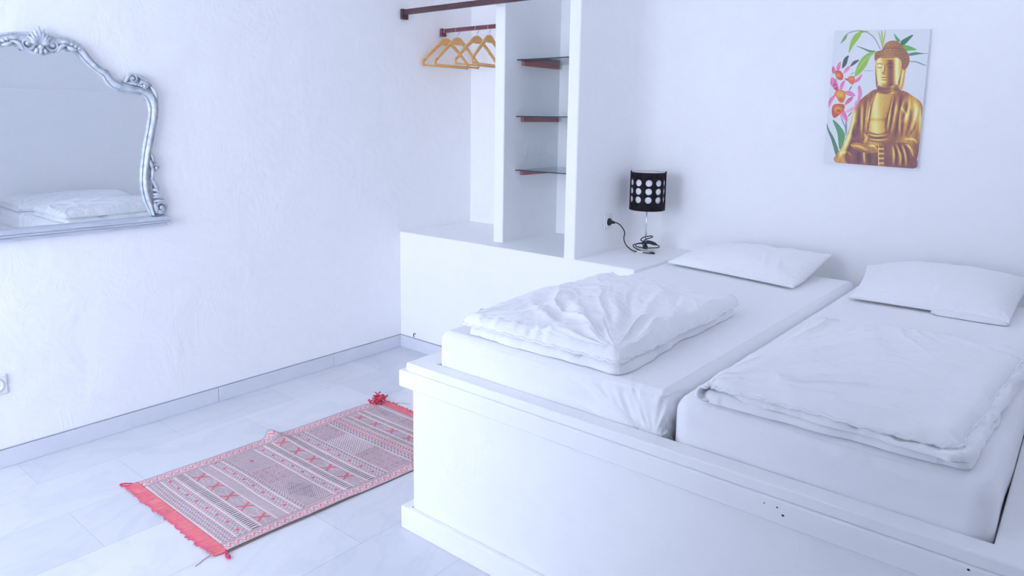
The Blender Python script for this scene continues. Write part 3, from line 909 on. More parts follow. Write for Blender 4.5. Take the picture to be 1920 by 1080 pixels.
        Fq = np.stack([i*m+j, (i+1)*m+j, (i+1)*m+j+1, i*m+j+1], -1).reshape(-1, 4)
        per = [(a, 0) for a in range(n)] + [(n-1, b) for b in range(1, m)] + [(a, m-1) for a in range(n-2, -1, -1)] + [(0, b) for b in range(m-2, 0, -1)]
        idx = np.array([a * m + b for a, b in per]); nx_ = np.roll(idx, -1); Bn = len(V)
        return np.concatenate([V, lowv]), np.concatenate([Fq, Fq[:, ::-1] + Bn, np.stack([idx, idx + Bn, nx_ + Bn, nx_], -1)]), np.concatenate([cc.reshape(-1, 3)] * 2)
    V, F, cc = fringe((-2.914, 1.136), (-2.196, 1.136), .052, 81, (-.12, -1))
    mk('fringe', V, F, M['fringe'], t, cols=cc)
    V, F, cc = fringe((-2.83, 2.324), (-2.118, 2.328), .055, 91, (.0, 1))
    mk('fringe', V, F, M['fringe'], t, cols=cc)
    # knotted tassel at the far corner and loose threads at the near corners
    m = MB(); rs = random.Random(4)
    for k in range(46):
        p0 = Vector((-2.835 + rs.uniform(-.028, .042), 2.325 + rs.uniform(-.02, .03), .008 + rs.uniform(0, .028)))
        pts = [p0]
        for _ in range(4):
            p0 = p0 + Vector((rs.uniform(-.012, .012), rs.uniform(-.012, .012), rs.uniform(-.008, .009)))
            p0.z = min(max(p0.z, .006), .045); pts.append(p0.copy())
        m.tube(spline(pts, 4), .0028, 6)
    m.build('tassel', M['tassel'], t, smooth=True)
    MB().tube(spline([(-2.915, 1.118, .006), (-2.934, 1.098, .008), (-2.945, 1.082, .007), (-2.936, 1.080, .006), (-2.92, 1.088, .006), (-2.905, 1.10, .006)], 5), .0032, 6).build('corner_thread', M['tassel'], t, smooth=True)
    m = MB().tube(spline([(-2.20, 1.13, .006), (-2.18, 1.118, .008), (-2.165, 1.112, .007), (-2.150, 1.118, .006)], 5), .0036, 6)
    m.tube(spline([(-2.19, 1.125, .008), (-2.175, 1.122, .009), (-2.160, 1.122, .006)], 5), .003, 6)
    m.build('corner_thread', M['tassel'], t, smooth=True)
    lt = simple('loose_thread', alb((176, 130, 140)), alb((150, 110, 120)), .9)
    MB().tube(spline([(-2.22, 1.085, .004), (-2.215, 1.06, .003), (-2.205, 1.035, .003), (-2.20, 1.02, .003)], 5), .0012, 5).build('loose_thread', lt, t, smooth=True)
    MB().tube(spline([(-2.76, 2.375, .004), (-2.745, 2.40, .004), (-2.715, 2.42, .004), (-2.69, 2.425, .003)], 5), .0012, 5).build('loose_thread', lt, t, smooth=True)
rug()

# ------------------------------------------------------------------ wall mirror
def wall_mirror():
    t = thing('wall_mirror', 'ornate whitewashed silver mirror with carved shell crest hung on the left wall', 'mirror', (XL, 1.0895, 1.0))
    MI = [(1.083, 1.7325), (1.1128, 1.7391), (1.1497, 1.7551), (1.1788, 1.7663), (1.201, 1.7636), (1.2291, 1.7525), (1.2601, 1.7165), (1.2942, 1.6845), (1.3263, 1.6611), (1.3409, 1.6328), (1.3682, 1.6083), (1.4127, 1.5935), (1.452, 1.5901), (1.4825, 1.5876), (1.5053, 1.5714), (1.5177, 1.5375), (1.5177, 1.5007), (1.5087, 1.4539), (1.4938, 1.3922), (1.475, 1.306), (1.4628, 1.222), (1.4595, 1.1597), (1.4678, 1.1013), (1.4822, 1.0596), (1.4973, 1.0251)]
    MO = [(1.0906, 1.83), (1.1158, 1.8282), (1.1451, 1.8256), (1.185, 1.8218), (1.2231, 1.8111), (1.2608, 1.7842), (1.2837, 1.7477), (1.3176, 1.7089), (1.3516, 1.6915), (1.3606, 1.6769), (1.3804, 1.6546), (1.4157, 1.6375), (1.4591, 1.6276), (1.5061, 1.62), (1.5438, 1.6044), (1.5616, 1.5756), (1.563, 1.5188), (1.552, 1.4615), (1.5355, 1.3943), (1.5143, 1.3123), (1.5006, 1.2502), (1.4941, 1.1878), (1.4983, 1.1294), (1.5081, 1.0778), (1.5146, 1.0235)]
    MI[0] = (1.0895, 1.7325); MO[0] = (1.0895, 1.83)
    YC = 1.0895
    def loc(y, z, d): return (d, y - YC, z - 1.0)
    n = len(MI)
    inn = spline(MI, 5); out = spline(MO, 5)
    full_i = [(2 * YC - y, z) for y, z in inn[::-1]] + inn[1:]
    full_o = [(2 * YC - y, z) for y, z in out[::-1]] + out[1:]
    prof = [(0, .004), (0, .016), (.06, .021), (.16, .021), (.22, .017), (.30, .024), (.45, .032), (.60, .033), (.72, .027), (.78, .022), (.86, .026), (.95, .022), (1, .012), (1, .001)]
    m = len(prof); V = []
    for a, b in zip(full_i, full_o):
        for s, d in prof:
            V.append(loc(a[0] + (b[0] - a[0]) * s, a[1] + (b[1] - a[1]) * s, d))
    F = [(i*m+k, i*m+k+1, (i+1)*m+k+1, (i+1)*m+k) for i in range(len(full_i) - 1) for k in range(m - 1)]
    F += [tuple(range(m)), tuple((len(full_i)-1)*m + k for k in range(m - 1, -1, -1))]
    mk('frame', V, F, M['frame'], t, smooth=True)
    # glass
    g = [(y, z) for y, z in full_i]
    ins = [(YC + (y - YC) * 1.012, z + .004) for y, z in g] + [(2 * YC - 1.4973 * 1.0, 1.018)][:0]
    ins = ins + [(ins[-1][0], 1.016), (ins[0][0], 1.016)]
    nV = len(ins)
    V = [loc(y, z, .008) for y, z in ins] + [loc(y, z, .003) for y, z in ins]
    F = [tuple(range(nV)), tuple(range(2*nV - 1, nV - 1, -1))] + [(i, nV + i, nV + (i+1) % nV, (i+1) % nV) for i in range(nV)]
    mk('mirror_glass', V, F, M['mirror'], t, smooth=False)
    # shelf-like sill
    b = MB(); L = 1.578 - YC
    b.box(.001, .048, -L, L, .0, .018).box(.001, .040, -L + .004, L - .004, -.012, 0).box(.001, .030, -L + .012, L - .012, -.028, -.012)
    b.build('sill', M['washed'], t, bevel=.004)
    def spiral(c, r0, turns, a0, sgn, w0=.0065, w1=.0035, d=.028):
        pts, rr = [], []
        K = 34
        for k in range(K):
            f = k / (K - 1); r = r0 * (1 - .78 * f); a = a0 + sgn * 2 * PI * turns * f
            pts.append(loc(c[0] + r * math.cos(a), c[1] + r * math.sin(a), d + .008 * f)); rr.append(w0 + (w1 - w0) * f)
        mb = MB().tube(pts, rr, 8)
        e = loc(c[0], c[1], d + .006); mb.ell(e, (.008, r0 * .30, r0 * .30), 10, 6)
        return mb
    def leaf(mb, p, q, w, d=.024, bend=0):
        p = np.array(p, float); q = np.array(q, float); dv = q - p; nn = np.array([-dv[1], dv[0]])
        pts, rr = [], []
        for f in np.linspace(0, 1, 9):
            c = p + dv * f + nn * bend * math.sin(PI * f)
            pts.append(loc(c[0], c[1], d + .006 * math.sin(PI * f))); rr.append(max(.0012, w * math.sin(PI * (.12 + .84 * f)) ** .8))
        mb.tube(pts, rr, 8)
    def plate(mb, poly, d):
        pl = [p[:2] for p in spline(poly, 4, True)]; k = len(pl)
        V = [loc(y, z, .001) for y, z in pl] + [loc(y, z, d) for y, z in pl]
        mb.add(V, [tuple(range(k - 1, -1, -1)), tuple(range(k, 2*k))] + [(i, (i+1) % k, k + (i+1) % k, k + i) for i in range(k)])
    # crest: fan shell between two scrolls
    sh = MB()
    for k in range(-4, 5):
        a = PI / 2 + k * .30
        ln = .078 - .0055 * abs(k) * (1 + .12 * abs(k))
        leaf(sh, (YC + .006 * math.cos(a), 1.772 + .004), (YC + ln * math.cos(a) * .92, 1.776 + ln * math.sin(a)), .0088, .030)
    sh.ell(loc(YC, 1.768, .036), (.012, .011, .011), 12, 8)
    for k in (-1, 0, 1):
        leaf(sh, (YC + k * .012, 1.765), (YC + k * .020, 1.738 + .004 * abs(k)), .008, .028)
    sh.build('shell_crest', M['frame'], t, smooth=True)
    for sg in (1, -1):
        mb = spiral((YC + sg * .046, 1.779), .030, 1.35, PI / 2 if sg > 0 else PI / 2, -sg * -1 if sg > 0 else -1)
        leaf(mb, (YC + sg * .060, 1.752), (YC + sg * .112, 1.786), .008, .028, sg * .18)
        leaf(mb, (YC + sg * .075, 1.795), (YC + sg * .120, 1.790), .007, .028, sg * .1)
        leaf(mb, (YC + sg * .100, 1.780), (YC + sg * .140, 1.768), .009, .030, -sg * .12)
        for q in range(3):
            mb.ell(loc(YC + sg * (.118 + .014 * q), 1.790 - .008 * q, .034), (.008, .008, .008), 10, 6)
        mb.build('crest_scroll', M['frame'], t, smooth=True)
        # shoulder carving
        mb = spiral((YC + sg * .362, 1.660), .024, 1.3, PI, -sg, d=.024)
        sp = spiral((YC + sg * .410, 1.630), .019, 1.2, PI, -sg, d=.026); mb.add(sp.V, sp.F)
        leaf(mb, (YC + sg * .330, 1.640), (YC + sg * .366, 1.682), .006, .022, sg * .12)
        leaf(mb, (YC + sg * .378, 1.678), (YC + sg * .448, 1.632), .008, .022, sg * .06)
        leaf(mb, (YC + sg * .395, 1.652), (YC + sg * .440, 1.628), .008, .022, 0)
        leaf(mb, (YC + sg * .440, 1.628), (YC + sg * .468, 1.565), .009, .024, sg * .07)
        for q in range(4):
            mb.ell(loc(YC + sg * (.372 + .012 * q), 1.634 - .003 * q, .032), (.007, .006, .006), 8, 6)
        plate(mb, [(YC + sg * a, b_) for a, b_ in [(.325, 1.640), (.345, 1.672), (.362, 1.684), (.385, 1.676), (.402, 1.655), (.430, 1.648), (.452, 1.625), (.470, 1.575), (.455, 1.600), (.416, 1.622), (.370, 1.630)]], .018)
        mb.build('shoulder_scroll', M['frame'], t, smooth=True)
        # foot carving
        mb = spiral((YC + sg * .452, 1.060), .028, 1.3, 0, sg, d=.022)
        sp = spiral((YC + sg * .444, 1.252), .017, 1.1, PI, -sg, .005, .003, .020); mb.add(sp.V, sp.F)
        leaf(mb, (YC + sg * .420, 1.325), (YC + sg * .434, 1.268), .008, .018, sg * .05)
        leaf(mb, (YC + sg * .416, 1.29), (YC + sg * .425, 1.245), .009, .018, 0)
        leaf(mb, (YC + sg * .428, 1.262), (YC + sg * .420, 1.175), .008, .018, 0)
        leaf(mb, (YC + sg * .414, 1.205), (YC + sg * .446, 1.110), .010, .018, sg * .08)
        for q, (z1, y1) in enumerate(((1.135, .446), (1.112, .456), (1.098, .470), (1.078, .478))):
            leaf(mb, (YC + sg * .420, z1 + .012), (YC + sg * y1, z1), .0085, .022, sg * .15)
        leaf(mb, (YC + sg * .425, 1.085), (YC + sg * .432, 1.030), .011, .020, 0)
        leaf(mb, (YC + sg * .436, 1.040), (YC + sg * .470, 1.030), .008, .020, 0)
        plate(mb, [(YC + sg * a, b_) for a, b_ in [(.405, 1.31), (.424, 1.305), (.452, 1.265), (.452, 1.240), (.432, 1.222), (.426, 1.19), (.440, 1.145), (.468, 1.105), (.484, 1.070), (.482, 1.040), (.465, 1.022), (.425, 1.022), (.412, 1.10), (.402, 1.19)]], .015)
        mb.build('foot_scroll', M['frame'], t, smooth=True)
wall_mirror()

# ------------------------------------------------------------------ sockets
def socket(y, z, x, label, name='wall_socket', s=.086):
    t = thing(name, label, 'socket', (x, y, z), 'white wall sockets')
    h = s / 2
    MB().box(.0005, .009, -h, h, -h, h).build('cover_plate', M['white_plastic'], t, bevel=.006)
    m = MB(); n = 32
    prof = [(.0305, .009), (.0305, .0125), (.028, .0135), (.0215, .0125), (.0205, .006), (.0, .006)]
    V = [(d, r * math.cos(2*PI*k/n), r * math.sin(2*PI*k/n)) for r, d in prof for k in range(n)]
    F = [(i*n+k, i*n+(k+1) % n, (i+1)*n+(k+1) % n, (i+1)*n+k) for i in range(len(prof)-1) for k in range(n)]
    m.add(V, F).build('socket_ring', M['white_plastic'], t, smooth=True)
    return t
socket(3.385, .944, XC1, 'white wall socket beside the lamp with a black plug in it')
socket(.822, .366, XL, 'empty white wall socket low on the left wall below the mirror')

# ------------------------------------------------------------------ table lamp
def table_lamp():
    cx, cy = -1.95, 3.55
    t = thing('table_lamp', 'small table lamp with black perforated drum shade on the white ledge beside the bed', 'lamp', (cx, cy, ZL))
    MB().lathe([(.0, .0), (.062, .0), (.064, .003), (.062, .008), (.03, .012), (.012, .016), (.0, .017)], n=48, cap=False).build('base', M['white_plastic'], t, smooth=True)
    MB().lathe([(.014, .012), (.014, .030), (.009, .036), (.009, .045), (.0001, .046)], n=24, cap=False).build('foot_collar', M['black_plastic'], t, smooth=True)
    MB().lathe([(.0045, .015), (.0045, .30)], n=16).build('pole', M['chrome'], t, smooth=True)
    MB().lathe([(.014, .29), (.018, .295), (.018, .335), (.012, .345), (.0001, .346)], n=20, cap=False).build('bulb_holder', M['white_plastic'], t, smooth=True)
    # shade: black sheet pierced by three rows of round holes over a white liner
    Rr, z0, z1 = .093, .238, .450
    rows = [.300, .347, .394]; hole_r = .0185; NA = 10; pitch = 2 * PI / NA
    a_off = math.atan2(-cy, -cx) + .05
    V, F = [], []
    def P(a, z): return (Rr * math.cos(a), Rr * math.sin(a), z)
    cang = math.atan2(.0235, pitch * Rr / 2)
    ANG = sorted([2 * PI * k / 40 for k in range(40)] + [cang, PI - cang, PI + cang, 2 * PI - cang]); K = len(ANG)
    zb = [z0, rows[0] - .0235, rows[0] + .0235, rows[1] + .0235, rows[2] + .0235, z1]
    sub = 10
    for ai in range(NA):
        ac = a_off + ai * pitch
        for rz in rows:
            b0 = len(V)
            for k in range(K):
                th = ANG[k]
                dx, dz = math.cos(th), math.sin(th)
                V.append(P(ac + hole_r * dx / Rr, rz + hole_r * dz))
                s_ = min((pitch * Rr / 2) / max(abs(dx), 1e-6), .0235 / max(abs(dz), 1e-6))
                V.append(P(ac + s_ * dx / Rr, rz + s_ * dz))
            F += [(b0 + 2*k, b0 + 2*k + 1, b0 + 2*((k+1) % K) + 1, b0 + 2*((k+1) % K)) for k in range(K)]
        for (za, zc) in ((z0, zb[1]), (zb[4], z1)):
            b0 = len(V)
            for k in range(sub + 1):
                a = ac - pitch / 2 + pitch * k / sub
                V += [P(a, za), P(a, zc)]
            F += [(b0+2*k, b0+2*k+2, b0+2*k+3, b0+2*k+1) for k in range(sub)]
    sh = mk('lamp_shade', V, F, M['shade_black'], t, smooth=True)
    bm = bmesh.new(); bm.from_mesh(sh.data); bmesh.ops.remove_doubles(bm, verts=bm.verts, dist=.0002); bm.to_mesh(sh.data); bm.free()
    so = sh.modifiers.new('thick', 'SOLIDIFY'); so.thickness = .0016; so.offset = 1
    n = 64; V = []
    for r, z in ((.0905, z0 + .001), (.0905, z1 - .001), (.0895, z1 - .001), (.0895, z0 + .001)):
        V += [(r * math.cos(2*PI*k/n), r * math.sin(2*PI*k/n), z) for k in range(n)]
    F = [(i*n+k, i*n+(k+1) % n, ((i+1) % 4)*n+(k+1) % n, ((i+1) % 4)*n+k) for i in range(4) for k in range(n)]
    mk('shade_liner', V, F, M['white_plastic'], sh, smooth=True)
    # two seam posts of the shade
    m = MB()
    va = math.atan2(-cy, -cx)
    for da in (1.50, -1.50):
        a = va + da
        MB().tube([(.0955 * math.cos(a), .0955 * math.sin(a), z0), (.0955 * math.cos(a), .0955 * math.sin(a), z1 + .007)], .0035, 8).build('seam_post', M['shade_black'], sh, smooth=True)
    # spider that carries the shade
    m = MB()
    for k in range(3):
        a = k * 2 * PI / 3
        m.tube([(0, 0, .340), (.089 * math.cos(a), .089 * math.sin(a), .345)], .0018, 6)
    m.build('shade_spider', M['chrome'], t, smooth=True)
    # plug, cord and inline switch
    L = lambda x, y, z: (x - cx, y - cy, z - ZL)
    m = MB()
    n = 24
    prof = [(.0, .0075), (.0185, .0075), (.0195, .012), (.0185, .020), (.010, .026), (.0075, .044), (.005, .048), (.0, .048)]
    V = [L(XC1 + d, 3.385 + r * math.cos(2*PI*k/n), .944 + r * math.sin(2*PI*k/n)) for r, d in prof for k in range(n)]
    F = [(i*n+k, i*n+(k+1) % n, (i+1)*n+(k+1) % n, (i+1)*n+k) for i in range(len(prof)-1) for k in range(n)]
    m.add(V, F).build('plug', M['black_plastic'], t, smooth=True)
    zc = ZL + .004
    pts = [(XC1 + .046, 3.385, .944), (-2.040, 3.387, .942), (-2.025, 3.405, .925), (-2.018, 3.432, .888), (-2.026, 3.440, .850), (-2.018, 3.455, .812), (-1.998, 3.485, .783),
           (-1.970, 3.492, zc), (-1.930, 3.492, zc), (-1.885, 3.498, zc), (-1.868, 3.508, zc), (-1.880, 3.518, zc + .002), (-1.915, 3.512, zc + .004),
           (-1.955, 3.505, zc + .006), (-2.005, 3.52, zc + .018), (-2.024, 3.55, zc + .026), (-2.0, 3.595, zc + .030), (-1.95, 3.615, zc + .032), (-1.895, 3.60, zc + .030), (-1.870, 3.560, zc + .028), (-1.885, 3.520, zc + .028), (-1.93, 3.50, zc + .026), (-1.985, 3.515, zc + .024),
           (-2.012, 3.555, zc + .030), (-1.985, 3.60, zc + .036), (-1.93, 3.60, zc + .040), (-1.895, 3.575, zc + .042), (-1.885, 3.545, zc + .046)]
    MB().tube(spline(pts, 7), .0031, 8).build('cord', M['black_plastic'], t, smooth=True)
    pts = [(-1.93, 3.535, zc + .052), (-1.955, 3.532, zc + .055), (-1.975, 3.54, zc + .060), (-1.972, 3.56, zc + .072), (-1.95, 3.565, zc + .080), (-1.915, 3.555, zc + .088), (-1.908, 3.545, zc + .082), (-1.935, 3.535, zc + .070), (-1.958, 3.535, zc + .050), (-1.962, 3.54, zc + .035), (-1.95, 3.545, zc + .028)]
    MB().tube(spline(pts, 7), .0031, 8).build('cord_loop', M['black_plastic'], t, smooth=True)
    MB().ell((0, 0, 0), (.034, .011, .010), 16, 10, Matrix.Rotation(.15, 3, 'Z') @ Matrix.Rotation(.22, 3, 'Y')).build('cord_switch', M['black_plastic'], t, smooth=True).location = L(-1.905, 3.538, zc + .052)
    for o in t.children:
        if o.name.startswith('cord') and not o.name.startswith('cord_switch'):
            for v in o.data.vertices:
                v.co = Vector(L(*v.co))
table_lamp()

# ------------------------------------------------------------------ closet rods and hangers
def rod(name, label, y, z, x0, x1, s, br, wood='dark_wood'):
    t = thing(name, label, 'rail', (x0, y, z))
    MB().box(.004, x1 - x0 - .002, -s/2, s/2, -s/2, s/2).build('rail_bar', M[wood], t, bevel=.003)
    b = br
    MB().box(.0005, .022, -b*.55, b*.55, -b*.95, b*.40).build('wall_bracket', M[wood], t, bevel=.003)
    MB().box(x1 - x0 - .022, x1 - x0 - .0005, -b*.55, b*.55, -b*.95, b*.40).build('wall_bracket', M[wood], t, bevel=.003)
rod('clothes_rail', 'long dark brown wooden rail across the open front of the closet', 3.115, 2.152, XL, XC0, .030, .046)
rod('clothes_rail', 'short dark brown wooden rail deeper in the closet, carrying the four hangers', 3.455, 2.072, XL, -2.79, .024, .038, 'maroon_wood')

def hanger_proto():
    t = thing('coat_hanger', '', 'hanger', (0, 0, 0), 'wooden hangers on the closet rail')
    # local: plane YZ, hook crosses the rail at the origin
    def outline(y):                                   # upper and lower edge of the shoulder piece
        a = abs(y); 
        up = -.048 - .118 * (max(a - .012, 0) / .19) ** .92 - .012 * math.exp(-(a / .03) ** 2) * 0
        return up
    n = 41; ys = np.linspace(-.2, .2, n)
    V = []
    for k, y in enumerate(ys):
        a = abs(y)
        top = -.042 - .010 * (a / .034) ** 2 if a < .034 else -.052 - (a - .034) * .87
        top = top if a < .19 else top - (a - .19) * .6
        wd = .027 + .024 * math.exp(-(a / .040) ** 2) - .003 * (a / .2)
        for dx in (-.007, .007):
            V.append((dx, y, top)); V.append((dx, y, top - wd))
    F = []
    for k in range(n - 1):
        b, c = 4 * k, 4 * (k + 1)
        F += [(b, c, c + 1, b + 1), (b + 2, b + 3, c + 3, c + 2), (b, b + 2, c + 2, c), (b + 1, c + 1, c + 3, b + 3)]
    F += [(0, 1, 3, 2), (4*(n-1), 4*(n-1) + 2, 4*(n-1) + 3, 4*(n-1) + 1)]
    o = mk('shoulder_piece', V, F, M['hanger_wood'], t, smooth=True)
    bv = o.modifiers.new('bevel', 'BEVEL'); bv.width = .004; bv.segments = 3; bv.limit_method = 'ANGLE'
    wn = o.modifiers.new('wn', 'WEIGHTED_NORMAL')
    m = MB().tube([(0, -.188, -.226), (0, .188, -.226)], .0058, 10)
    m.build('trouser_bar', M['hanger_wood'], t, smooth=True)
    for sg in (-1, 1):
        MB().tube([(0, sg * .186, -.192), (0, sg * .187, -.234)], .0052, 8).build('bar_end', M['hanger_wood'], t, smooth=True)
    r = .0195
    pts = [(0, r * math.sin(a), r * math.cos(a)) for a in np.linspace(-2.0, PI * .80, 16)]
    pts = [(p[0], p[1], p[2]) for p in pts] + [(0, .006, -.022), (0, 0, -.034), (0, 0, -.050)]
    MB().tube(pts, .0017, 8).build('hook', M['chrome'], t, smooth=True)
    return t

def copy_tree(o):
    r = o.copy(); COL.objects.link(r)
    for ch in list(o.children):
        c = ch.copy(); COL.objects.link(c); c.parent = r
    return r
hp = hanger_proto()
HL = [('pale wooden coat hanger nearest the left wall, first on the rail', -3.440, -.10),
      ('pale wooden coat hanger second from the left wall, overlapping the first', -3.335, -.06),
      ('pale wooden coat hanger third from the left wall, crossing the last one', -3.165, -.02),
      ('pale wooden coat hanger closest to the white partition, partly hidden by it', -3.060, .16)]
for i, (lb, x, rz) in enumerate(HL):
    h = hp if i == 0 else copy_tree(hp)
    h.location = (x, 3.455, 2.066); h.rotation_euler = (0, 0, rz); h['label'] = lb

# ------------------------------------------------------------------ glass shelves
for z, lb, side in ((1.849, 'glass shelf on reddish battens, topmost of the three in the closet', 1), (1.522, 'glass shelf on reddish battens, middle one of the three in the closet', 1), (1.204, 'glass shelf on reddish battens, lowest of the three in the closet', 1)):
    t = thing('glass_shelf', lb, 'shelf', (-2.715, 3.31, z), 'glass shelves in the closet')
    W_ = 2.715 - 2.174
    MB().box(.001, W_ - .001, .004, .428, -.006, 0).build('glass_pane', M['glass'], t)
    MB().box(.001, W_ - .001, .0, .0038, -.006, 0).build('front_edge', M['glass_edge'], t)
    MB().box(.0005, .022, .045, .40, -.034, -.0065).build('support_batten', M['red_wood'], t, bevel=.002)
    MB().box(W_ - .022, W_ - .0005, .045, .40, -.034, -.0065).build('support_batten', M['red_wood'], t, bevel=.002)

# ------------------------------------------------------------------ canvas print
def picture():
    # front corners of the stretched canvas on the back wall (x, z)
    yf = YB - .022
    TL, TR, BR, BL = (-1.083, 1.951), (-.672, 1.931), (-.668, 1.301), (-1.085, 1.314)
    t = thing('canvas_picture', 'frameless canvas print of a golden seated statue with pink orchids on the back wall', 'picture', (-.875, YB, 1.62))
    nx, nz = 380, 560
    U, Vv = np.meshgrid(np.linspace(0, 1, nx), np.linspace(0, 1, nz), indexing='ij')
    x, z = bilin([TL, TR, BR, BL], U, Vv)
    # drawing frame: corners of the print in sketch units
    X, Y = bilin([(160, 93), (786, 84), (690, 998), (85, 955)], U, Vv)
    Wt = (216, 222, 246)
    c = np.broadcast_to(np.array([.80, .81, .83]), U.shape + (3,)).copy()
    c *= (1 + .02 * fbm(X / 90, Y / 90, 3))[..., None]
    def fill(poly, rgb, k=1.0, sm=True, grad=None):
        pl = spline(poly, 6, True) if sm else poly
        mk_ = inpoly(X, Y, [p[:2] for p in pl])
        a = alb(rgb, Wt)
        c[mk_] = c[mk_] * (1 - k) + a * k
        return mk_
    def stroke(pts, w, rgb, k=1.0, mask=None, taper=True):
        pts = [p[:2] for p in spline(pts, 6)]
        d, tt = polydist(X, Y, pts)
        ww = w * (np.sin(PI * np.clip(.1 + .85 * tt, 0, 1)) if taper else 1)
        a = np.clip(1.3 - d / np.maximum(ww, .5), 0, 1) * k
        if mask is not None: a = a * mask
        c[:] = c * (1 - a[..., None]) + alb(rgb, Wt) * a[..., None]
    # stems and leaves
    G1, G2, G3 = (150, 192, 70), (70, 130, 90), (60, 90, 92)
    stroke([(205, 175), (240, 120), (300, 97), (370, 100), (430, 140), (468, 210)], 4, (130, 145, 130), .9, taper=False)
    stroke([(455, 95), (470, 140), (484, 205)], 5, (160, 190, 110)); stroke([(478, 92), (482, 140), (484, 210)], 7, (168, 196, 90)); stroke([(504, 88), (494, 150), (484, 210)], 5, (160, 180, 110))
    fill([(205, 172), (222, 138), (248, 120), (236, 150)], (110, 160, 90)); fill([(350, 97), (300, 118), (270, 170), (258, 240), (290, 190), (330, 140)], G1)
    fill([(330, 95), (362, 96), (395, 99), (350, 106)], (120, 175, 60))
    fill([(445, 228), (385, 240), (340, 280), (312, 330), (298, 390), (340, 365), (380, 315), (405, 262)], (140, 190, 80))
    stroke([(445, 230), (380, 270), (330, 330), (300, 385)], 5, (180, 210, 130), .7)
    fill([(310, 192), (345, 200), (400, 218), (440, 224), (400, 232), (350, 210)], (90, 150, 110))
    fill([(258, 252), (225, 275), (212, 335), (240, 315), (252, 280)], G3); fill([(330, 282), (290, 290), (268, 325), (300, 310)], (80, 95, 110))
    stroke([(360, 350), (395, 352), (430, 351)], 2, (110, 160, 140)); stroke([(268, 375), (300, 362)], 3, (120, 170, 110))
    fill([(560, 112), (566, 140), (580, 165), (600, 160), (580, 135)], (90, 170, 110)); fill([(600, 165), (630, 142), (680, 120), (650, 160), (615, 190)], (50, 120, 105))
    fill([(615, 185), (655, 192), (700, 215), (660, 222), (625, 222)], (100, 180, 90)); fill([(640, 245), (690, 232), (740, 238), (778, 240), (720, 245), (660, 255)], (70, 140, 120))
    stroke([(645, 290), (700, 295), (740, 312), (760, 316)], 5, (110, 150, 130))
    fill([(105, 690), (112, 740), (140, 810), (172, 915), (190, 885), (160, 800), (125, 740)], (80, 130, 115)); fill([(148, 675), (180, 760), (195, 870), (222, 830), (232, 770), (195, 710)], (85, 150, 115))
    stroke([(200, 640), (220, 690), (235, 730)], 5, (130, 140, 160)); stroke([(240, 680), (240, 780)], 8, (110, 125, 150)); stroke([(280, 450), (258, 485)], 4, (70, 80, 80)); stroke([(170, 400), (178, 455)], 4, (60, 90, 80)); stroke([(280, 622), (250, 655)], 4, (90, 80, 90))
    # orchids
    PK, PD, PL = (224, 112, 180), (196, 70, 130), (236, 170, 215)
    for pl, col in [([(205, 295), (185, 305), (172, 340), (195, 345)], PK), ([(150, 320), (142, 350), (155, 375), (165, 345)], PD), ([(222, 370), (240, 335), (272, 318), (255, 350)], PK),
                    ([(140, 395), (130, 430), (150, 460), (190, 480), (175, 420)], PK), ([(150, 460), (160, 430), (178, 450), (185, 490)], PD), ([(195, 480), (205, 435), (235, 415), (215, 470)], PK), ([(225, 400), (265, 405), (300, 395), (260, 420)], PD),
                    ([(290, 420), (320, 395), (350, 372), (335, 410), (305, 430)], PK), ([(320, 460), (335, 450), (348, 500), (335, 545), (318, 560), (322, 510)], (222, 130, 205)),
                    ([(225, 490), (270, 485), (305, 515), (260, 515)], PK), ([(230, 575), (255, 535), (290, 520), (270, 555)], PD), ([(120, 595), (122, 545), (150, 515), (175, 500), (150, 545)], PK), ([(235, 625), (270, 595), (310, 585), (285, 615)], PL), ([(195, 620), (215, 655), (245, 690), (250, 660), (225, 610)], PK), ([(300, 560), (322, 540), (330, 560), (300, 600)], (230, 150, 215))]:
        mm = fill(pl, col)
        p0, p1 = pl[0], pl[len(pl) // 2]
        stroke([p0, ((p0[0] + p1[0]) / 2 + 3, (p0[1] + p1[1]) / 2), p1], 5, PL, .55, mm)
    for pl, col in [([(165, 355), (195, 350), (220, 375), (215, 410), (185, 408), (168, 385)], (206, 90, 80)), ([(250, 400), (275, 385), (300, 395), (290, 440), (262, 430)], (214, 110, 90)),
                    ([(160, 500), (185, 478), (225, 482), (238, 510), (225, 555), (200, 560), (180, 535)], (214, 130, 60)), ([(150, 580), (185, 568), (228, 575), (225, 610), (195, 640), (160, 662), (142, 630)], (200, 84, 80))]:
        fill(pl, col)
    for cx_, cy_, w_, col in [(185, 380, 14, (236, 150, 70)), (275, 402, 12, (236, 150, 80)), (200, 505, 22, (240, 180, 80)), (186, 605, 24, (236, 165, 60)), (190, 612, 10, (150, 60, 60)), (205, 540, 12, (200, 100, 70))]:
        stroke([(cx_ - 6, cy_), (cx_ + 6, cy_ + 2)], w_, col, .85, taper=False)
    # --- golden statue: a relief value in 0..1 looked up in a gold ramp
    T = np.zeros(U.shape); area = np.zeros(U.shape, bool)
    def reg(poly, val, sm=True):
        nonlocal area
        pl = [p[:2] for p in (spline(poly, 6, True) if sm else poly)]
        m_ = inpoly(X, Y, pl); T[m_] = val if not callable(val) else val(X, Y)[m_]; area |= m_
        return m_
    def ln(pts, w, dv, m_=None, taper=True):
        pts = [p[:2] for p in spline(pts, 5)]
        d, tt = polydist(X, Y, pts)
        a = np.exp(-(d / w) ** 2) * (np.sin(PI * np.clip(.08 + .9 * tt, 0, 1)) if taper else 1)
        if m_ is not None: a = a * m_
        T[:] = T + dv * a
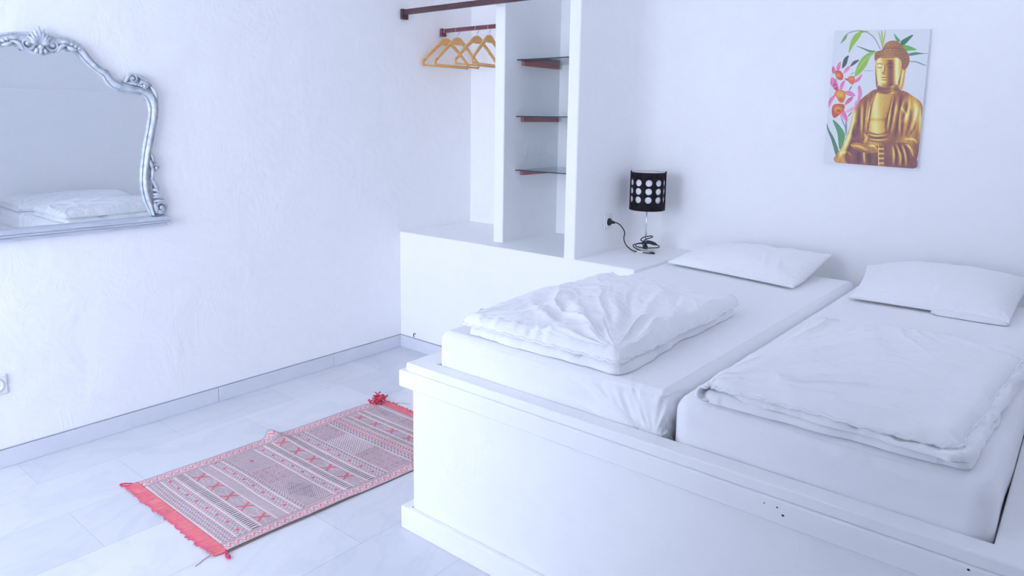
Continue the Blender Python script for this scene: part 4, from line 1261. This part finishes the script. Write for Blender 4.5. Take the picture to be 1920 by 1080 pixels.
    body = reg([(165, 955), (215, 850), (265, 720), (285, 630), (330, 550), (390, 500), (450, 470), (600, 478), (665, 510), (728, 570), (722, 690), (706, 860), (690, 940), (668, 996), (420, 982)], lambda x, y: .46 + .10 * np.sin(x / 31 + y / 120) + .12 * fbm(x / 22, y / 60, 21))
    # darker lap and sleeves
    dk = reg([(240, 880), (300, 800), (400, 850), (520, 830), (640, 830), (690, 930), (668, 992), (420, 980), (250, 962)], lambda x, y: .30 + .08 * fbm(x / 16, y / 50, 25))
    for pts, w_, dv in [([(300, 600), (280, 720), (240, 850)], 12, .30), ([(330, 590), (320, 700), (310, 780)], 9, -.25), ([(350, 570), (345, 680), (345, 800)], 9, .34), ([(372, 560), (362, 690), (352, 830)], 7, -.22),
                        ([(390, 540), (375, 650), (365, 760)], 8, .28), ([(260, 780), (230, 850), (190, 930)], 14, .26), ([(290, 760), (270, 840), (240, 920)], 9, -.2), ([(200, 900), (250, 890), (290, 930)], 8, .25), ([(300, 700), (290, 760), (300, 800)], 12, -.3),
                        ([(545, 520), (525, 640), (510, 750)], 7, .36), ([(560, 520), (540, 650), (520, 770)], 5, -.35), ([(580, 520), (560, 640), (535, 770)], 8, .34), ([(600, 520), (585, 640), (560, 790)], 6, -.3), ([(625, 530), (590, 640), (590, 770)], 8, .34),
                        ([(640, 560), (610, 680), (600, 790)], 8, -.34), ([(600, 590), (628, 640), (600, 700)], 10, .34), ([(655, 520), (640, 640), (620, 700)], 7, .26), ([(690, 560), (690, 660), (670, 760)], 16, .36), ([(665, 600), (650, 700), (620, 790)], 9, -.3),
                        ([(700, 640), (680, 720), (650, 770)], 8, -.3), ([(718, 590), (715, 700), (700, 830)], 7, .34), ([(620, 800), (670, 800), (700, 830)], 7, .3), ([(610, 830), (650, 850), (690, 900)], 6, .28)]:
        ln(pts, w_, dv, body)
    for pts in ([(540, 840), (550, 900), (545, 985)], [(565, 835), (590, 910), (585, 985)], [(600, 835), (620, 900), (625, 985)], [(635, 830), (660, 880), (672, 920)]):
        ln(pts, 8, .42, dk); ln([(p[0] + 16, p[1]) for p in pts], 7, -.16, dk)
    ln([(360, 860), (360, 920), (362, 975)], 7, .42, dk); ln([(330, 850), (325, 920), (322, 970)], 14, -.22, dk); ln([(390, 870), (392, 930), (395, 975)], 12, -.22, dk)
    # chest
    ch = reg([(395, 720), (385, 670), (400, 590), (440, 500), (500, 500), (545, 520), (520, 620), (500, 700), (495, 750), (440, 765), (395, 745)], lambda x, y: .70 - .0014 * np.abs(x - 440) - .10 * np.exp(-((y - 672) / 10.) ** 2) + .10 * np.exp(-((x - 430) / 30.) ** 2) - .25 * np.clip((x - 470) / 70, 0, 1) * np.exp(-((y - 670) / 60.) ** 2))
    ln([(440, 495), (412, 570), (398, 650), (386, 740)], 6, -.5); ln([(430, 500), (402, 580), (388, 660), (372, 750)], 6, .3)
    ln([(545, 520), (522, 620), (502, 700), (498, 750)], 5, -.35)
    # belt and hands
    bl = reg([(350, 760), (400, 755), (470, 770), (520, 765), (525, 810), (450, 825), (355, 800)], .40)
    ln([(392, 768), (440, 780), (510, 772)], 5, .40); ln([(395, 800), (450, 808), (520, 800)], 5, .36); ln([(395, 786), (450, 793), (515, 786)], 4, -.25)
    ln([(362, 765), (372, 790), (360, 830)], 6, .34); ln([(385, 770), (380, 800), (372, 830)], 4, .3)
    hd = reg([(268, 840), (300, 825), (350, 830), (400, 850), (450, 885), (400, 895), (350, 890), (300, 870)], .48)
    ln([(275, 845), (330, 850), (385, 880)], 7, .26); ln([(395, 845), (430, 855), (455, 882)], 7, .40); ln([(300, 865), (350, 882), (410, 890)], 5, -.2)
    bx = reg([(452, 840), (490, 838), (488, 980), (450, 978)], .46, False)
    for k_ in range(8): ln([(458, 850 + 16 * k_), (484, 850 + 16 * k_)], 4, .30 if k_ % 2 else -.25, bx, False)
    ln([(454, 842), (453, 976)], 3, .35, None, False)
    # neck and head
    reg([(448, 470), (470, 440), (570, 440), (600, 470), (560, 500), (500, 505), (450, 495)], lambda x, y: .48 - .18 * np.exp(-((y - 470) / 14.) ** 2) + .2 * np.exp(-((x - 545) / 14.) ** 2))
    ln([(455, 478), (500, 495), (560, 480)], 4, -.25)
    ear = reg([(598, 330), (632, 320), (628, 370), (612, 460), (596, 475), (580, 440)], .58); ln([(618, 345), (606, 400), (596, 462)], 5, .30); ln([(602, 350), (592, 410), (585, 450)], 4, -.28)
    reg([(438, 300), (448, 330), (452, 460), (442, 455), (436, 380)], .42)
    face = reg([(438, 275), (470, 262), (540, 262), (596, 275), (602, 340), (590, 400), (560, 440), (510, 458), (468, 452), (450, 420), (440, 350)],
               lambda x, y: .62 + .22 * np.exp(-((x - 462) / 18.) ** 2) - .34 * np.exp(-((x - 535) / 22.) ** 2) * (y > 280) + .26 * np.exp(-((x - 575) / 16.) ** 2) - .12 * np.clip((y - 420) / 40, 0, 1))
    ln([(448, 312), (465, 304), (482, 312)], 3.5, -.40); ln([(452, 328), (466, 333), (480, 328)], 3, -.5); ln([(452, 322), (466, 319), (480, 323)], 3, .2)
    ln([(505, 312), (535, 303), (565, 312)], 3.5, -.20); ln([(515, 326), (538, 331), (562, 325)], 3, -.30)
    ln([(498, 312), (496, 345), (488, 366), (500, 372)], 4, -.35); ln([(490, 315), (488, 350), (486, 362)], 5, .25)
    ln([(476, 388), (492, 386), (512, 389)], 4, .14); ln([(478, 401), (492, 404), (510, 400)], 4, .16); ln([(472, 392), (482, 395), (494, 394), (506, 395), (517, 391)], 2.2, -.40); ln([(475, 430), (490, 422), (508, 430)], 9, .22); ln([(480, 410), (505, 411)], 4, -.22)
    hair = reg([(436, 285), (432, 250), (445, 228), (480, 215), (500, 180), (530, 160), (570, 158), (605, 180), (625, 210), (650, 245), (655, 290), (640, 330), (620, 345), (606, 330), (598, 278), (540, 262), (470, 264)], .36)
    rowh = 11.; yy = Y / rowh; off = np.floor(yy) % 2 * .5; bx_ = (X / 11.5 + off) % 1 - .5; by_ = yy % 1 - .5
    jx = .22 * vnoise(X / 9, Y / 9, 91); jy = .22 * vnoise(X / 9 + 40, Y / 9, 92)
    bumpv = .34 * np.exp(-((bx_ + .1 + jx) ** 2 + (by_ + .12 + jy) ** 2) / .05) - .26 * np.exp(-((bx_ - .22 + jx) ** 2 + (by_ - .3 + jy) ** 2) / .05) - .02
    T[hair] += bumpv[hair]; T[hair] += (.10 * np.exp(-((X - 520) / 50) ** 2))[hair]
    ln([(478, 215), (540, 205), (625, 215)], 5, -.12, hair)
    ln([(436, 285), (470, 268), (540, 266), (598, 282)], 4, -.22)
    for k_ in range(9):
        reg([(438 + 3 * math.sin(k_) - 8, 280 + k_ * 0), (440, 272), (446, 280), (440, 288)], .45) if k_ == 0 else None
    stops = np.array([0, .2, .38, .55, .72, .9, 1.05])
    gcol = np.array([alb(q, Wt) for q in ((104, 68, 92), (132, 84, 92), (160, 104, 84), (190, 138, 84), (214, 172, 92), (232, 210, 128), (240, 232, 180))])
    Tc = np.clip(.53 + (T - .50) * 1.55 + .06 * fbm(X / 7, Y / 9, 41), 0, 1.05)
    gold = np.stack([np.interp(Tc, stops, gcol[:, k_]) for k_ in range(3)], -1)
    c[area] = gold[area]
    c[:] = c * .92 + .80 * .08
    V = np.stack([x, np.full_like(x, yf), z], -1).reshape(-1, 3)
    V[:, 0] += .875; V[:, 1] -= YB; V[:, 2] -= 1.62
    i, j = np.meshgrid(np.arange(nx - 1), np.arange(nz - 1), indexing='ij')
    Fq = np.stack([i*nz+j, i*nz+j+1, (i+1)*nz+j+1, (i+1)*nz+j], -1).reshape(-1, 4)
    mk('printed_canvas', V, Fq, M['print'], t, cols=np.clip(c, .004, .95).reshape(-1, 3))
    q = [(p[0] + .875, p[1] - 1.62) for p in (TL, TR, BR, BL)]
    Vb = [(a, -.0218, b) for a, b in q] + [(a, -.0008, b) for a, b in q]
    Fb = [(4, 5, 6, 7), (0, 4, 7, 3), (1, 2, 6, 5), (0, 1, 5, 4), (3, 7, 6, 2), (0, 3, 2, 1)]
    Vb = [(a, b if b > -.01 else -.0215, cc_) for a, b, cc_ in Vb]
    mk('stretcher_frame', Vb, Fb, M['canvas_side'], t, smooth=False)
picture()

# ------------------------------------------------------------------ light
def area(name, loc, rot, sx, sy, power, col):
    l = bpy.data.lights.new(name, 'AREA'); l.shape = 'RECTANGLE'; l.size = sx; l.size_y = sy; l.energy = power; l.color = col
    o = bpy.data.objects.new(name, l); o.location = loc; o.rotation_euler = rot; link(o)
    return o
DAY = (.72, .80, 1.0)
area('window_daylight', ((W0 + W1) / 2, YR - .02, (WZ0 + WZ1) / 2), (PI / 2, 0, 0), W1 - W0 - .1, WZ1 - WZ0 - .1, 138, DAY)
area('high_side_fill', (.12, 2.7, 2.43), (0, PI / 2, 0), .5, 1.7, 5.5, DAY)  # added fill lamp, brightens walls and bed from the right

wd = bpy.data.worlds.new('world'); scene.world = wd; wd.use_nodes = True
bg = wd.node_tree.nodes['Background']; bg.inputs[0].default_value = (.62, .78, 1, 1); bg.inputs[1].default_value = 1.0

scene.view_settings.view_transform = 'Standard'
scene.view_settings.look = 'None'
scene.view_settings.gamma = 1
scene.view_settings.use_curve_mapping = False
scene.view_settings.exposure = 0.0
scene.cycles.use_denoising = True
scene.cycles.max_bounces = 16
scene.cycles.diffuse_bounces = 14
scene.cycles.glossy_bounces = 6
scene.cycles.transparent_max_bounces = 12
scene.cycles.sample_clamp_indirect = 8
scene.cycles.use_adaptive_sampling = True
scene.cycles.adaptive_threshold = 0.1
scene.cycles.adaptive_min_samples = 16
